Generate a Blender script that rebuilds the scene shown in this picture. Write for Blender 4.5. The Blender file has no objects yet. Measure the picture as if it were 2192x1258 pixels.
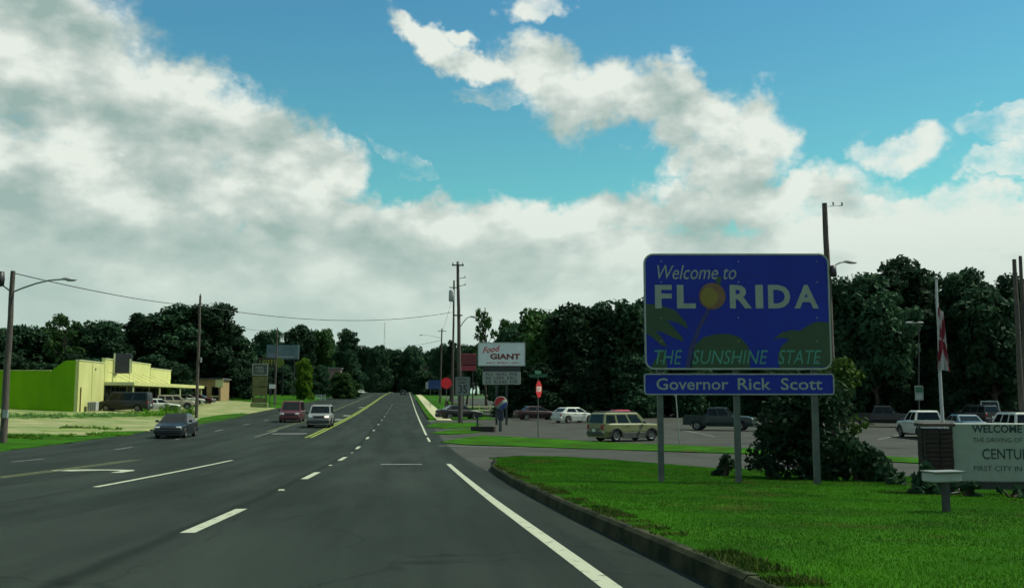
import bpy, bmesh, math, random
import numpy as np
from mathutils import Vector, Matrix

random.seed(7); RNG = np.random.default_rng(11)
sc = bpy.context.scene
COL = sc.collection
R = math.radians

# ------------------------------------------------------------------ camera
F_PX, CX, CY, PW, PH = 2100.0, 1096.0, 629.0, 2192.0, 1258.0
PITCH, YAW = R(6.0076), R(6.1626)
cam_d = bpy.data.cameras.new('camera'); cam = bpy.data.objects.new('camera', cam_d); COL.objects.link(cam)
cam_d.sensor_width = 36.0; cam_d.lens = F_PX / PW * 36.0
cam_d.clip_start = 0.1; cam_d.clip_end = 8000
cam.location = (0, 0, 0); cam.rotation_euler = (R(90) + PITCH, 0, -YAW)
sc.camera = cam

# ------------------------------------------------------------------ light and exposure
SUN_AZ, SUN_EL = R(85), R(56)           # azimuth from the road direction (+Y) towards +X
sd = bpy.data.lights.new('sun', 'SUN'); sun = bpy.data.objects.new('sun', sd); COL.objects.link(sun)
sd.energy = 5.0; sd.angle = R(0.55); sd.color = (1.0, 0.97, 0.80)
sv = Vector((math.sin(SUN_AZ) * math.cos(SUN_EL), math.cos(SUN_AZ) * math.cos(SUN_EL), math.sin(SUN_EL)))
sun.rotation_euler = sv.to_track_quat('Z', 'Y').to_euler(); sun.location = (40, 0, 60)
sc.view_settings.view_transform = 'Standard'; sc.view_settings.look = 'None'
sc.view_settings.exposure = 0.0; sc.view_settings.gamma = 1.0; sc.view_settings.use_curve_mapping = False
sc.render.engine = 'CYCLES'
sc.cycles.max_bounces = 3; sc.cycles.diffuse_bounces = 1; sc.cycles.glossy_bounces = 2; sc.cycles.transmission_bounces = 1
sc.cycles.transparent_max_bounces = 4; sc.cycles.use_denoising = True
sc.cycles.use_adaptive_sampling = True; sc.cycles.adaptive_threshold = 0.035; sc.cycles.adaptive_min_samples = 12
sc.cycles.caustics_reflective = False; sc.cycles.caustics_refractive = False

# ------------------------------------------------------------------ pixel <-> place
_cp, _sp, _cy, _sy = math.cos(PITCH), math.sin(PITCH), math.cos(YAW), math.sin(YAW)
FW = np.array([_sy * _cp, _cy * _cp, _sp]); RT = np.array([_cy, -_sy, 0.0]); UP = np.cross(RT, FW)
def ray(u, v): return FW + RT * (u - CX) / F_PX - UP * (v - CY) / F_PX
def at(u, v, Y):
    r = ray(u, v); return Vector(r * (Y / r[1]))
def at_x(u, v, X):
    r = ray(u, v); return Vector(r * (X / r[0]))
_PY = [-60, -20, 0, 6.6, 10.5, 14.3, 22, 30, 36, 42, 50, 60, 70, 80, 100, 120, 160, 200, 250, 300, 360, 420, 480, 560, 700, 1000, 4000]
_PZ = [-0.6, -0.85, -1.06, -1.26, -1.41, -1.56, -1.82, -2.06, -2.22, -2.36, -2.45, -2.47, -2.43, -2.35, -2.2, -2.0, -1.4, -.75, .1, .8, 1.5, 2.0, 2.2, 2.1, 1.6, 1.0, 0.0]
_sl = np.gradient(np.array(_PZ), np.array(_PY))
def _herm(y):
    i = int(np.clip(np.searchsorted(_PY, y) - 1, 0, len(_PY) - 2))
    h = _PY[i + 1] - _PY[i]; t = (y - _PY[i]) / h
    return ((2*t**3 - 3*t*t + 1) * _PZ[i] + (t**3 - 2*t*t + t) * h * _sl[i] + (-2*t**3 + 3*t*t) * _PZ[i+1] + (t**3 - t*t) * h * _sl[i+1])
YB = list(np.arange(-60, 0, 10)) + list(np.arange(0, 64, 2.0)) + list(np.arange(64, 180, 4.0)) + list(np.arange(180, 500, 10.0)) + [520, 560, 620, 700, 850, 1000, 1500, 2500, 4000]
ZB = [_herm(y) for y in YB]
XB_ = [-45.0, -18.0, 2.2, 12.0]
def lat(X):
    if X < -18: return 0.045 * min(-18 - X, 27)
    if X > 2.2: return -0.02 * min(X - 2.2, 9.8)
    return 0.0
def gz(X, Y): return float(np.interp(Y, YB, ZB)) + lat(X)
def gp(u, v, dz=0.0):
    "where the ray through a pixel meets the ground (raised by dz)"
    r = ray(u, v); prev = None
    for Y in np.concatenate([np.arange(3, 200, 0.5), np.arange(200, 700, 2.0)]):
        p = r * (Y / r[1])
        if p[2] <= gz(p[0], Y) + dz:
            a, b = Y - 2.0, Y
            for _ in range(30):
                m = (a + b) / 2; p = r * (m / r[1])
                if p[2] <= gz(p[0], m) + dz: b = m
                else: a = m
            p = r * (b / r[1]); return Vector((p[0], p[1], gz(p[0], p[1])))
    p = r * (400 / r[1]); return Vector((p[0], 400, gz(p[0], 400)))

# ------------------------------------------------------------------ world: sky and clouds
def build_world():
    w = bpy.data.worlds.new('World'); sc.world = w; w.use_nodes = True
    w.cycles.sampling_method = 'MANUAL'; w.cycles.sample_map_resolution = 256
    nt = w.node_tree; nt.nodes.clear(); N = nt.nodes; Lk = nt.links.new
    def math_(op, a, b=None, clamp=False):
        n = N.new('ShaderNodeMath'); n.operation = op; n.use_clamp = clamp
        for k, s in enumerate((a, b)):
            if s is None: continue
            if isinstance(s, (int, float)): n.inputs[k].default_value = s
            else: Lk(s, n.inputs[k])
        return n.outputs[0]
    def smooth(x, a, b):
        n = N.new('ShaderNodeMapRange'); n.interpolation_type = 'SMOOTHSTEP'
        Lk(x, n.inputs[0]); n.inputs[1].default_value = a; n.inputs[2].default_value = b; return n.outputs[0]
    def noise(vec, scale, detail=5, rough=.55, loc=(0, 0, 0), stretch=(1, 1, 1)):
        m = N.new('ShaderNodeMapping'); Lk(vec, m.inputs[0]); m.inputs['Location'].default_value = loc; m.inputs['Scale'].default_value = stretch
        n = N.new('ShaderNodeTexNoise'); Lk(m.outputs[0], n.inputs['Vector'])
        n.inputs['Scale'].default_value = scale; n.inputs['Detail'].default_value = detail; n.inputs['Roughness'].default_value = rough
        return n
    tc = N.new('ShaderNodeTexCoord').outputs['Generated']
    nrm = N.new('ShaderNodeVectorMath'); nrm.operation = 'NORMALIZE'; Lk(tc, nrm.inputs[0]); D = nrm.outputs[0]
    sep = N.new('ShaderNodeSeparateXYZ'); Lk(D, sep.inputs[0])
    az = math_('ARCTAN2', sep.outputs[0], sep.outputs[1]); az = math_('MULTIPLY', az, 180 / math.pi)
    el = math_('MULTIPLY', math_('ARCSINE', sep.outputs[2]), 180 / math.pi)
    # swirl the outline of the clouds with noise
    w1 = noise(D, 11, 4, .6); w2 = noise(D, 11, 4, .6, (5, 3, 9))
    w3 = noise(D, 38, 3, .65, (2, 7, 1)); w4 = noise(D, 38, 3, .65, (8, 1, 4))
    def warp(base, a, b, ka, kb):
        return math_('ADD', math_('ADD', base, math_('MULTIPLY', math_('SUBTRACT', a.outputs[0], .5), ka)), math_('MULTIPLY', math_('SUBTRACT', b.outputs[0], .5), kb))
    azw = warp(az, w1, w3, 6.5, 1.9); elw = warp(el, w2, w4, 5.0, 1.6)
    cb = N.new('ShaderNodeCombineXYZ'); Lk(azw, cb.inputs[0]); Lk(elw, cb.inputs[1]); P = cb.outputs[0]
    k = 180 / math.pi / F_PX
    def blob(P, u, v, ru, rv, rot=0, cap=0.0):
        d = ray(u, v); d /= np.linalg.norm(d)
        a = math.degrees(math.atan2(d[0], d[1])); e = math.degrees(math.asin(d[2]))
        m = N.new('ShaderNodeMapping'); m.vector_type = 'TEXTURE'; Lk(P, m.inputs[0])
        m.inputs['Location'].default_value = (a, e, 0); m.inputs['Rotation'].default_value = (0, 0, R(rot)); m.inputs['Scale'].default_value = (ru * k, rv * k, 1)
        ln = N.new('ShaderNodeVectorMath'); ln.operation = 'LENGTH'; Lk(m.outputs[0], ln.inputs[0])
        o = math_('SUBTRACT', 1.0, ln.outputs['Value'])
        return math_('MINIMUM', o, cap) if cap else o
    blobs = [
        (20, 40, 300, 190, -20), (150, 190, 310, 170, -28), (270, 270, 310, 150, -25), (430, 260, 210, 95, -22), (560, 325, 235, 105, -30), (690, 370, 130, 75, -40),
        (150, 420, 520, 150, -8), (580, 450, 300, 90, -8), (860, 480, 300, 64, 0),
        (930, 80, 90, 34, -25), (1030, 120, 100, 40, -20), (1150, 140, 120, 60, -20), (1230, 205, 130, 72, -10), (1360, 205, 150, 72, -5), (985, 62, 60, 22, 10),
        (1465, 170, 56, 64, 0), (1490, 250, 170, 92, -28), (1620, 290, 120, 80, -45), (1570, 360, 130, 70, 0),
        (1145, 8, 60, 34, 0, .3), (1050, 196, 75, 26, -8, .04), (1930, 322, 84, 46, 5, .22), (2160, 275, 90, 34, 0, .10), (2150, 350, 95, 34, 8, .16), (860, 345, 70, 20, -25, -.09),
        (1290, 450, 460, 60, 4), (1640, 425, 280, 55, 0), (1960, 455, 380, 46, 0, .35), (1900, 540, 700, 90, 0), (1200, 540, 700, 80, 0), (500, 640, 900, 150, 0), (1500, 660, 1100, 150, 0),
    ]
    def field(P, n=99):
        d = None
        for b in blobs[:n]:
            o = blob(P, *b); d = o if d is None else math_('MAXIMUM', d, o)
        return d
    dens = field(P); cb2 = N.new('ShaderNodeCombineXYZ'); Lk(math_('ADD', azw, .7), cb2.inputs[0]); Lk(math_('ADD', elw, 1.5), cb2.inputs[1])
    lit = math_('SUBTRACT', dens, field(cb2.outputs[0], 19))          # thinner towards the sun: a lit edge
    # the same kind of broken cumulus all round, outside the part of the sky that the photograph shows
    gen = noise(D, 3.1, 4, .58, (3, 1, 2), (1, 1, 1.9))
    lowb = smooth(el, 15.0, 3.0)
    g = math_('ADD', math_('MULTIPLY', math_('SUBTRACT', gen.outputs[0], .49), 4.0), math_('MULTIPLY', lowb, .8))
    insd = math_('MULTIPLY', smooth(math_('ABSOLUTE', math_('SUBTRACT', az, 6.2)), 34.0, 27.0), smooth(el, 25.0, 19.0))
    g = math_('SUBTRACT', g, math_('MULTIPLY', insd, 6.0))
    dens = math_('MAXIMUM', dens, g)
    fine = noise(D, 24, 5, .62, (1, 9, 3), (1, 1, 1.5))
    dens = math_('ADD', dens, math_('MULTIPLY', math_('SUBTRACT', fine.outputs[0], .5), 1.0))
    dens = math_('ADD', dens, math_('MULTIPLY', smooth(el, 10.5, 6.5), .45))        # the bank closes towards the horizon
    cover = smooth(dens, -0.16, 0.44)
    # relief of the clouds: billows lit from above right, grey undersides
    sA = noise(D, 11, 5, .5, (4, 4, 4), (1, 1, 1.7)); sB = noise(D, 11, 5, .5, (4 - .03, 4, 4 - .06), (1, 1, 1.7))
    rel = math_('MULTIPLY', math_('SUBTRACT', sA.outputs[0], sB.outputs[0]), 2.6)
    big = noise(D, 4.2, 4, .5, (7, 2, 5), (1, 1, 2.8))
    body = math_('ADD', math_('MULTIPLY', math_('SUBTRACT', big.outputs[0], .5), .55), math_('MULTIPLY', lit, .30))
    flat = math_('ADD', math_('MULTIPLY', smooth(el, 3.0, 13.0), .55), .45)        # thick air near the horizon evens the clouds out
    sh = math_('ADD', math_('MULTIPLY', math_('ADD', math_('ADD', rel, body), math_('MULTIPLY', math_('SUBTRACT', fine.outputs[0], .5), .55)), flat), .50, True)
    cr = N.new('ShaderNodeValToRGB'); Lk(sh, cr.inputs[0])
    cr.color_ramp.elements[0].position = 0.08; cr.color_ramp.elements[0].color = (.33, .45, .41, 1)
    cr.color_ramp.elements[1].position = 0.95; cr.color_ramp.elements[1].color = (.82, .87, .79, 1)
    e = cr.color_ramp.elements.new(.55); e.color = (.55, .63, .58, 1)
    sky = N.new('ShaderNodeTexSky'); sky.sky_type = 'NISHITA'; sky.sun_disc = False
    sky.sun_elevation = SUN_EL; sky.sun_rotation = SUN_AZ; sky.air_density = 1.0; sky.dust_density = .6; sky.ozone_density = 1.5
    tint = N.new('ShaderNodeMix'); tint.data_type = 'RGBA'; tint.blend_type = 'MULTIPLY'; tint.inputs[0].default_value = 1.0
    Lk(sky.outputs[0], tint.inputs[6])
    tm = N.new('ShaderNodeMix'); tm.data_type = 'RGBA'; Lk(smooth(el, 6.0, 26.0), tm.inputs[0]); tm.inputs[6].default_value = (*SKY_TINT, 1); tm.inputs[7].default_value = (*SKY_TINT_HIGH, 1); Lk(tm.outputs[2], tint.inputs[7])
    mix = N.new('ShaderNodeMix'); mix.data_type = 'RGBA'
    Lk(math_('MULTIPLY', cover, .96), mix.inputs[0]); Lk(tint.outputs[2], mix.inputs[6])
    sc_ = N.new('ShaderNodeMix'); sc_.data_type = 'RGBA'; sc_.blend_type = 'MULTIPLY'; sc_.inputs[0].default_value = 1.0
    hz = N.new('ShaderNodeMix'); hz.data_type = 'RGBA'; Lk(math_('MULTIPLY', smooth(el, 13.0, 1.0), .75), hz.inputs[0]); Lk(cr.outputs[0], hz.inputs[6]); hz.inputs[7].default_value = (.47, .60, .545, 1)
    Lk(hz.outputs[2], sc_.inputs[6]); q = 1.0 / SKY_STRENGTH; sc_.inputs[7].default_value = (q, q, q, 1); sc_.clamp_result = False
    Lk(sc_.outputs[2], mix.inputs[7])
    bg = N.new('ShaderNodeBackground'); Lk(mix.outputs[2], bg.inputs[0]); bg.inputs[1].default_value = SKY_STRENGTH
    out = N.new('ShaderNodeOutputWorld'); Lk(bg.outputs[0], out.inputs[0])
SKY_STRENGTH = 0.08
SKY_TINT = (0.78, 1.78, 1.26)
SKY_TINT_HIGH = (0.64, 1.46, 1.46)
build_world()

# ------------------------------------------------------------------ materials
_mats = {}
def mat(name, col, rough=.8, metal=0.0, var=0.0, scale=6.0, col2=None, bump=0.0, bscale=40.0, coat=0.0, spec=.5, emit=None, stretch=(1, 1, 1), world=False, leaf=False, col3=None, rpos=(.36, .66)):
    if name in _mats: return _mats[name]
    m = bpy.data.materials.new(name); m.use_nodes = True; nt = m.node_tree; b = nt.nodes['Principled BSDF']
    b.inputs['Roughness'].default_value = rough; b.inputs['Metallic'].default_value = metal
    b.inputs['Specular IOR Level'].default_value = spec; b.inputs['Coat Weight'].default_value = coat
    b.inputs['Base Color'].default_value = (*col, 1)
    if emit: b.inputs['Emission Color'].default_value = (*emit[:3], 1); b.inputs['Emission Strength'].default_value = emit[3]
    tc = nt.nodes.new('ShaderNodeTexCoord'); mp = nt.nodes.new('ShaderNodeMapping'); mp.inputs['Scale'].default_value = stretch
    if world:
        g = nt.nodes.new('ShaderNodeNewGeometry'); nt.links.new(g.outputs['Position'], mp.inputs[0])
    else: nt.links.new(tc.outputs['Object'], mp.inputs[0])
    if var or col2:
        c2 = col2 or tuple(c * (1 - var) for c in col)
        n = nt.nodes.new('ShaderNodeTexNoise'); n.inputs['Scale'].default_value = scale; n.inputs['Detail'].default_value = 6; n.inputs['Roughness'].default_value = .62
        nt.links.new(mp.outputs[0], n.inputs['Vector'])
        r = nt.nodes.new('ShaderNodeValToRGB'); r.color_ramp.elements[0].position = rpos[0]; r.color_ramp.elements[1].position = rpos[1]
        r.color_ramp.elements[0].color = (*c2, 1); r.color_ramp.elements[1].color = (*col, 1)
        if col3: r.color_ramp.elements.new(rpos[0] - .07).color = (*col3, 1)
        nt.links.new(n.outputs[0], r.inputs[0]); last = r.outputs[0]
        if leaf:
            oi = nt.nodes.new('ShaderNodeObjectInfo'); hs = nt.nodes.new('ShaderNodeHueSaturation')
            mr = nt.nodes.new('ShaderNodeMapRange'); mr.inputs[3].default_value = .6; mr.inputs[4].default_value = 1.35
            nt.links.new(oi.outputs['Random'], mr.inputs[0]); nt.links.new(mr.outputs[0], hs.inputs['Value']); nt.links.new(last, hs.inputs['Color']); last = hs.outputs[0]
        nt.links.new(last, b.inputs['Base Color'])
    if bump:
        n2 = nt.nodes.new('ShaderNodeTexNoise'); n2.inputs['Scale'].default_value = bscale; n2.inputs['Detail'].default_value = 4
        nt.links.new(mp.outputs[0], n2.inputs['Vector'])
        bp = nt.nodes.new('ShaderNodeBump'); bp.inputs['Strength'].default_value = bump; bp.inputs['Distance'].default_value = .02
        nt.links.new(n2.outputs[0], bp.inputs['Height']); nt.links.new(bp.outputs[0], b.inputs['Normal'])
    _mats[name] = m; return m

def asphalt_mat():
    m = bpy.data.materials.new('asphalt'); m.use_nodes = True; nt = m.node_tree; N = nt.nodes; Lk = nt.links.new; b = N['Principled BSDF']
    g = N.new('ShaderNodeNewGeometry')
    def nz(scale, detail, stretch, rough=.6):
        mp = N.new('ShaderNodeMapping'); mp.inputs['Scale'].default_value = stretch; Lk(g.outputs['Position'], mp.inputs[0])
        n = N.new('ShaderNodeTexNoise'); n.inputs['Scale'].default_value = scale; n.inputs['Detail'].default_value = detail; n.inputs['Roughness'].default_value = rough
        Lk(mp.outputs[0], n.inputs['Vector']); return n.outputs[0]
    def ramp(x, p0, c0, p1, c1):
        r = N.new('ShaderNodeValToRGB'); r.color_ramp.elements[0].position = p0; r.color_ramp.elements[0].color = (*c0, 1)
        r.color_ramp.elements[1].position = p1; r.color_ramp.elements[1].color = (*c1, 1); Lk(x, r.inputs[0]); return r.outputs[0]
    def mul(a, c, f=1.0):
        x = N.new('ShaderNodeMix'); x.data_type = 'RGBA'; x.blend_type = 'MULTIPLY'; x.inputs[0].default_value = f; Lk(a, x.inputs[6]); Lk(c, x.inputs[7]); return x.outputs[2]
    c = ramp(nz(.35, 5, (1, .25, 1)), .3, (.0155, .0235, .019), .7, (.027, .037, .030))
    c = mul(c, ramp(nz(90, 3, (1, 1, 1)), .3, (.6, .6, .6), .7, (1.38, 1.38, 1.38)))
    c = mul(c, ramp(nz(1.3, 4, (1, .06, 1)), .35, (.68, .68, .68), .65, (1.15, 1.15, 1.15)))      # streaks worn along the lanes
    # tar joint under the lane line, and polished wheel tracks
    sp = N.new('ShaderNodeSeparateXYZ'); Lk(g.outputs['Position'], sp.inputs[0])
    wob = N.new('ShaderNodeMath'); wob.operation = 'MULTIPLY_ADD'; Lk(nz(1.2, 4, (.2, 1, 1)), wob.inputs[0]); wob.inputs[1].default_value = .22; Lk(sp.outputs[0], wob.inputs[2])
    for x0, wd in ((-2.38, .06), (-6.2, .03)):
        s = N.new('ShaderNodeMath'); s.operation = 'SUBTRACT'; Lk(wob.outputs[0], s.inputs[0]); s.inputs[1].default_value = x0 + .11
        a = N.new('ShaderNodeMath'); a.operation = 'ABSOLUTE'; Lk(s.outputs[0], a.inputs[0])
        c = mul(c, ramp(a.outputs[0], wd * .5, (.55, .56, .55), wd * 2.6, (1, 1, 1)))
    # hair cracks
    v = N.new('ShaderNodeTexVoronoi'); v.feature = 'DISTANCE_TO_EDGE'; v.inputs['Scale'].default_value = .23
    mp = N.new('ShaderNodeMapping'); mp.inputs['Scale'].default_value = (1.6, .8, 1); 
    ad = N.new('ShaderNodeVectorMath'); ad.operation = 'ADD'; Lk(g.outputs['Position'], ad.inputs[0])
    n3 = N.new('ShaderNodeTexNoise'); n3.inputs['Scale'].default_value = .9; n3.inputs['Detail'].default_value = 4; Lk(g.outputs['Position'], n3.inputs['Vector']); Lk(n3.outputs['Color'], ad.inputs[1])
    Lk(ad.outputs[0], mp.inputs[0]); Lk(mp.outputs[0], v.inputs['Vector'])
    c = mul(c, ramp(v.outputs['Distance'], .0015, (.5, .5, .5), .006, (1, 1, 1)), .8)
    Lk(c, b.inputs['Base Color']); b.inputs['Roughness'].default_value = .9; b.inputs['Specular IOR Level'].default_value = .08
    bp = N.new('ShaderNodeBump'); bp.inputs['Strength'].default_value = .35; bp.inputs['Distance'].default_value = .01; Lk(nz(120, 3, (1, 1, 1)), bp.inputs['Height']); Lk(bp.outputs[0], b.inputs['Normal'])
    return m
ASPH = asphalt_mat()
LOT = mat('lot_asphalt', (.055, .060, .050), .9, var=.35, spec=.1, scale=.5, bump=.2, bscale=60, world=True)
GRASS = mat('grass', (.030, .115, .003), .95, scale=.5, spec=.05, rpos=(.40, .64), col2=(.014, .06, .002), col3=(.05, .05, .008), bump=.6, bscale=70, world=True)
GROUND = mat('rough_ground', (.025, .095, .006), .95, scale=.25, col2=(.018, .05, .008), bump=.5, bscale=20, world=True)
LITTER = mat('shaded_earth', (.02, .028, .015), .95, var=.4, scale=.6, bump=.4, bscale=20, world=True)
CONC = mat('old_concrete', (.27, .26, .13), .92, spec=.1, scale=.35, col2=(.11, .17, .05), bump=.2, bscale=30, world=True)
WALK = mat('sidewalk_concrete', (.42, .42, .24), .92, var=.3, scale=.9, world=True)
KERB = mat('kerb_concrete', (.05, .055, .03), .95, spec=.05, scale=2.5, col2=(.014, .02, .012), bump=.4, bscale=40, world=True)
PAINT = mat('white_road_paint', (.34, .37, .27), .8, spec=.15, scale=9, rpos=(.31, .43), col2=(.06, .066, .056), world=True)
PAINTF = mat('worn_white_road_paint', (.26, .27, .24), .8, scale=5, col2=(.09, .095, .09), world=True)
YEL = mat('yellow_road_paint', (.22, .29, .02), .8, scale=6, rpos=(.33, .5), col2=(.08, .10, .03), world=True)
YELF = mat('worn_yellow_road_paint', (.11, .13, .02), .8, scale=6, rpos=(.4, .6), col2=(.04, .046, .03), world=True)
BARKM = mat('bark', (.075, .06, .045), .95, var=.5, scale=9, bump=.6, bscale=30)
POLEM = mat('weathered_pole_wood', (.10, .085, .07), .95, var=.5, scale=4, bump=.5, bscale=30, stretch=(6, 6, .6))
STEEL = mat('galvanised_steel', (.30, .32, .31), .5, .7, var=.25, scale=5)
DSTEEL = mat('dark_steel', (.04, .045, .045), .5, .4, var=.3, scale=6)
WIRE = mat('black_cable', (.03, .035, .035), .7)
WHITE = mat('white_sheet', (.72, .74, .70), .5, var=.12, scale=4)
GREYM = mat('grey_sheet', (.34, .36, .34), .6, var=.2, scale=4)
BLACK = mat('black_rubber', (.012, .012, .012), .8, var=.3, scale=12)
GLASS = mat('dark_glass', (.008, .012, .012), .08, spec=.22, var=.3, scale=2)
CHROME = mat('bright_trim', (.6, .6, .58), .25, .9, var=.1, scale=4)
LAMPG = mat('lamp_lens', (.65, .68, .62), .15, var=.1, scale=9)
TAIL = mat('red_lens', (.25, .01, .012), .2, var=.2, scale=9)
TAILON = mat('lit_red_lens', (.5, .02, .03), .2, emit=(1, .08, .12, 2.2))
HEADON = mat('lit_headlamp', (.8, .7, .5), .2, emit=(1, .68, .38, 3.2))
WELL = mat('wheel_well', (.008, .008, .008), .95, var=.2, scale=4)
PLATE = mat('number_plate', (.6, .62, .58), .5, var=.1, scale=9)

# ------------------------------------------------------------------ helpers
def tag(o, label=None, cat=None, group=None, kind=None):
    if label: o['label'] = label
    if cat: o['category'] = cat
    if group: o['group'] = group
    if kind: o['kind'] = kind
    return o
def link(name, me, parent=None):
    o = bpy.data.objects.new(name, me); COL.objects.link(o)
    if parent: o.parent = parent
    return o
def empty(name, loc, rz=0.0, label=None, cat=None, group=None):
    o = bpy.data.objects.new(name, None); COL.objects.link(o); o.location = loc; o.rotation_euler = (0, 0, rz); o.empty_display_size = .3
    return tag(o, label, cat, group)
def copy_tree(o, parent=None):
    c = o.copy(); COL.objects.link(c); c.parent = parent
    for ch in [x for x in bpy.data.objects if x.parent == o]: copy_tree(ch, c)
    return c
class MB:
    def __init__(s): s.v = []; s.f = []; s.sm = []
    def add(s, vs, fs, smooth=False):
        n = len(s.v); s.v += [tuple(x) for x in vs]; s.f += [tuple(i + n for i in f) for f in fs]; s.sm += [smooth] * len(fs); return s
    def box(s, c, d, rz=0.0, bev=0.0):
        cx, cy, cz = c; a, b, h = d[0] / 2, d[1] / 2, d[2] / 2; co, si = math.cos(rz), math.sin(rz)
        if bev <= 0:
            vs = [(x * a, y * b, z * h) for z in (-1, 1) for x, y in ((-1, -1), (1, -1), (1, 1), (-1, 1))]
            fs = [(3, 2, 1, 0), (4, 5, 6, 7), (0, 1, 5, 4), (1, 2, 6, 5), (2, 3, 7, 6), (3, 0, 4, 7)]
        else:
            ring = lambda z, k: [(sx * (a - (k if not o else 0)), sy * (b - (0 if not o else k)), z) for sx, sy, o in ((-1, -1, 0), (1, -1, 0), (1, -1, 1), (1, 1, 1), (1, 1, 0), (-1, 1, 0), (-1, 1, 1), (-1, -1, 1))]
            vs = [(x * (1 - bev / a), y * (1 - bev / b), -h) for x, y, _ in ring(0, bev)] + ring(-h + bev, bev) + ring(h - bev, bev) + [(x * (1 - bev / a), y * (1 - bev / b), h) for x, y, _ in ring(0, bev)]
            fs = [tuple(range(7, -1, -1)), tuple(range(24, 32))]
            for k in range(3): fs += [(8 * k + i, 8 * k + (i + 1) % 8, 8 * k + 8 + (i + 1) % 8, 8 * k + 8 + i) for i in range(8)]
        return s.add([(cx + x * co - y * si, cy + x * si + y * co, cz + z) for x, y, z in vs], fs)
    def tube(s, pts, rs, n=8, cap=True):
        pts = [Vector(p) for p in pts]
        if isinstance(rs, (int, float)): rs = [rs] * len(pts)
        vs = []; fs = []
        for i, p in enumerate(pts):
            d = (pts[min(i + 1, len(pts) - 1)] - pts[max(i - 1, 0)]).normalized()
            a = d.cross(Vector((0, 0, 1)) if abs(d.z) < .95 else Vector((1, 0, 0))).normalized(); b = d.cross(a)
            for k in range(n):
                t = 2 * math.pi * k / n; vs.append(p + (a * math.cos(t) + b * math.sin(t)) * rs[i])
        for i in range(len(pts) - 1):
            for k in range(n):
                j = (k + 1) % n; fs.append((i * n + k, i * n + j, i * n + n + j, i * n + n + k))
        s.add(vs, fs, True)
        if cap:
            m = len(pts) - 1; s.add(vs[:n], [tuple(range(n))]); s.add(vs[m * n:], [tuple(range(n - 1, -1, -1))])
        return s
    def prism(s, poly, y0, y1):
        "outline in the x-z plane, thickness along y"
        n = len(poly); vs = [(x, y0, z) for x, z in poly] + [(x, y1, z) for x, z in poly]
        fs = [tuple(range(n)), tuple(range(2 * n - 1, n - 1, -1))] + [(i, i + n, (i + 1) % n + n, (i + 1) % n) for i in range(n)]
        return s.add(vs, fs)
    def lathe(s, prof, axis='y', n=16, c=(0, 0, 0)):
        vs = []; fs = []
        for r, h in prof:
            for k in range(n):
                t = 2 * math.pi * k / n; x, z = r * math.cos(t), r * math.sin(t)
                p = (x, h, z) if axis == 'y' else (x, z, h)
                vs.append((p[0] + c[0], p[1] + c[1], p[2] + c[2]))
        for i in range(len(prof) - 1):
            for k in range(n):
                j = (k + 1) % n; fs.append((i * n + k, i * n + n + k, i * n + n + j, i * n + j))
        return s.add(vs, fs, True)
    def mesh(s, name, m):
        me = bpy.data.meshes.new(name); me.from_pydata(s.v, [], s.f); me.polygons.foreach_set('use_smooth', s.sm); me.materials.append(m); me.update(); return me
    def build(s, name, m, parent=None, recalc=True):
        me = s.mesh(name, m)
        if recalc:
            bm = bmesh.new(); bm.from_mesh(me); bmesh.ops.recalc_face_normals(bm, faces=bm.faces); bm.to_mesh(me); bm.free()
        return link(name, me, parent)
def rrect(w, h, r, n=5):
    pts = []
    for cx, cz, a0 in ((w / 2 - r, h / 2 - r, 0), (-w / 2 + r, h / 2 - r, 90), (-w / 2 + r, -h / 2 + r, 180), (w / 2 - r, -h / 2 + r, 270)):
        for k in range(n + 1): t = R(a0 + 90 * k / n); pts.append((cx + r * math.cos(t), cz + r * math.sin(t)))
    return pts
def ragged(poly, amp, step=.8):
    rg = random.Random(5); out = []
    for a, b in zip(poly, poly[1:] + poly[:1]):
        a, b = Vector((a[0], a[1])), Vector((b[0], b[1])); L = (b - a).length; n = int(min(60, max(1, L / step))); t = (b - a).normalized() if L > 0 else Vector((1, 0)); nn = Vector((-t.y, t.x))
        for k in range(n): out.append(tuple(a.lerp(b, k / n) + nn * rg.uniform(-amp, amp)))
    return out
def sheet(name, poly, dz, m, skirt=0.0, kind='structure', parent=None):
    "a flat piece laid over the rolling ground, cut where the ground bends"
    bm = bmesh.new(); vs = [bm.verts.new((p[0], p[1], 0)) for p in poly]; bm.faces.new(vs); bmesh.ops.triangulate(bm, faces=bm.faces[:])
    ys = [p[1] for p in poly]; xs = [p[0] for p in poly]
    for axis, br, lo, hi in ((1, YB, min(ys), max(ys)), (0, XB_, min(xs), max(xs))):
        for b in br:
            if lo < b < hi:
                co = [0, 0, 0]; co[axis] = b; no = [0, 0, 0]; no[axis] = 1
                bmesh.ops.bisect_plane(bm, geom=bm.verts[:] + bm.edges[:] + bm.faces[:], plane_co=co, plane_no=no, dist=1e-5)
    bmesh.ops.remove_doubles(bm, verts=bm.verts[:], dist=1e-4)
    for v in bm.verts: v.co.z = gz(v.co.x, v.co.y) + dz
    bmesh.ops.recalc_face_normals(bm, faces=bm.faces[:])
    if sum(f.normal.z for f in bm.faces) < 0: bmesh.ops.reverse_faces(bm, faces=bm.faces[:])
    if skirt:
        ed = [e for e in bm.edges if e.is_boundary]; r = bmesh.ops.extrude_edge_only(bm, edges=ed)
        for v in [g for g in r['geom'] if isinstance(g, bmesh.types.BMVert)]: v.co.z -= skirt
    me = bpy.data.meshes.new(name); bm.to_mesh(me); bm.free(); me.materials.append(m)
    o = link(name, me, parent)
    if not parent and kind: o['kind'] = kind
    return o
def P2(*pix, dz=0.0): return [tuple(gp(u, v, dz))[:2] for u, v in pix]

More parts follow.
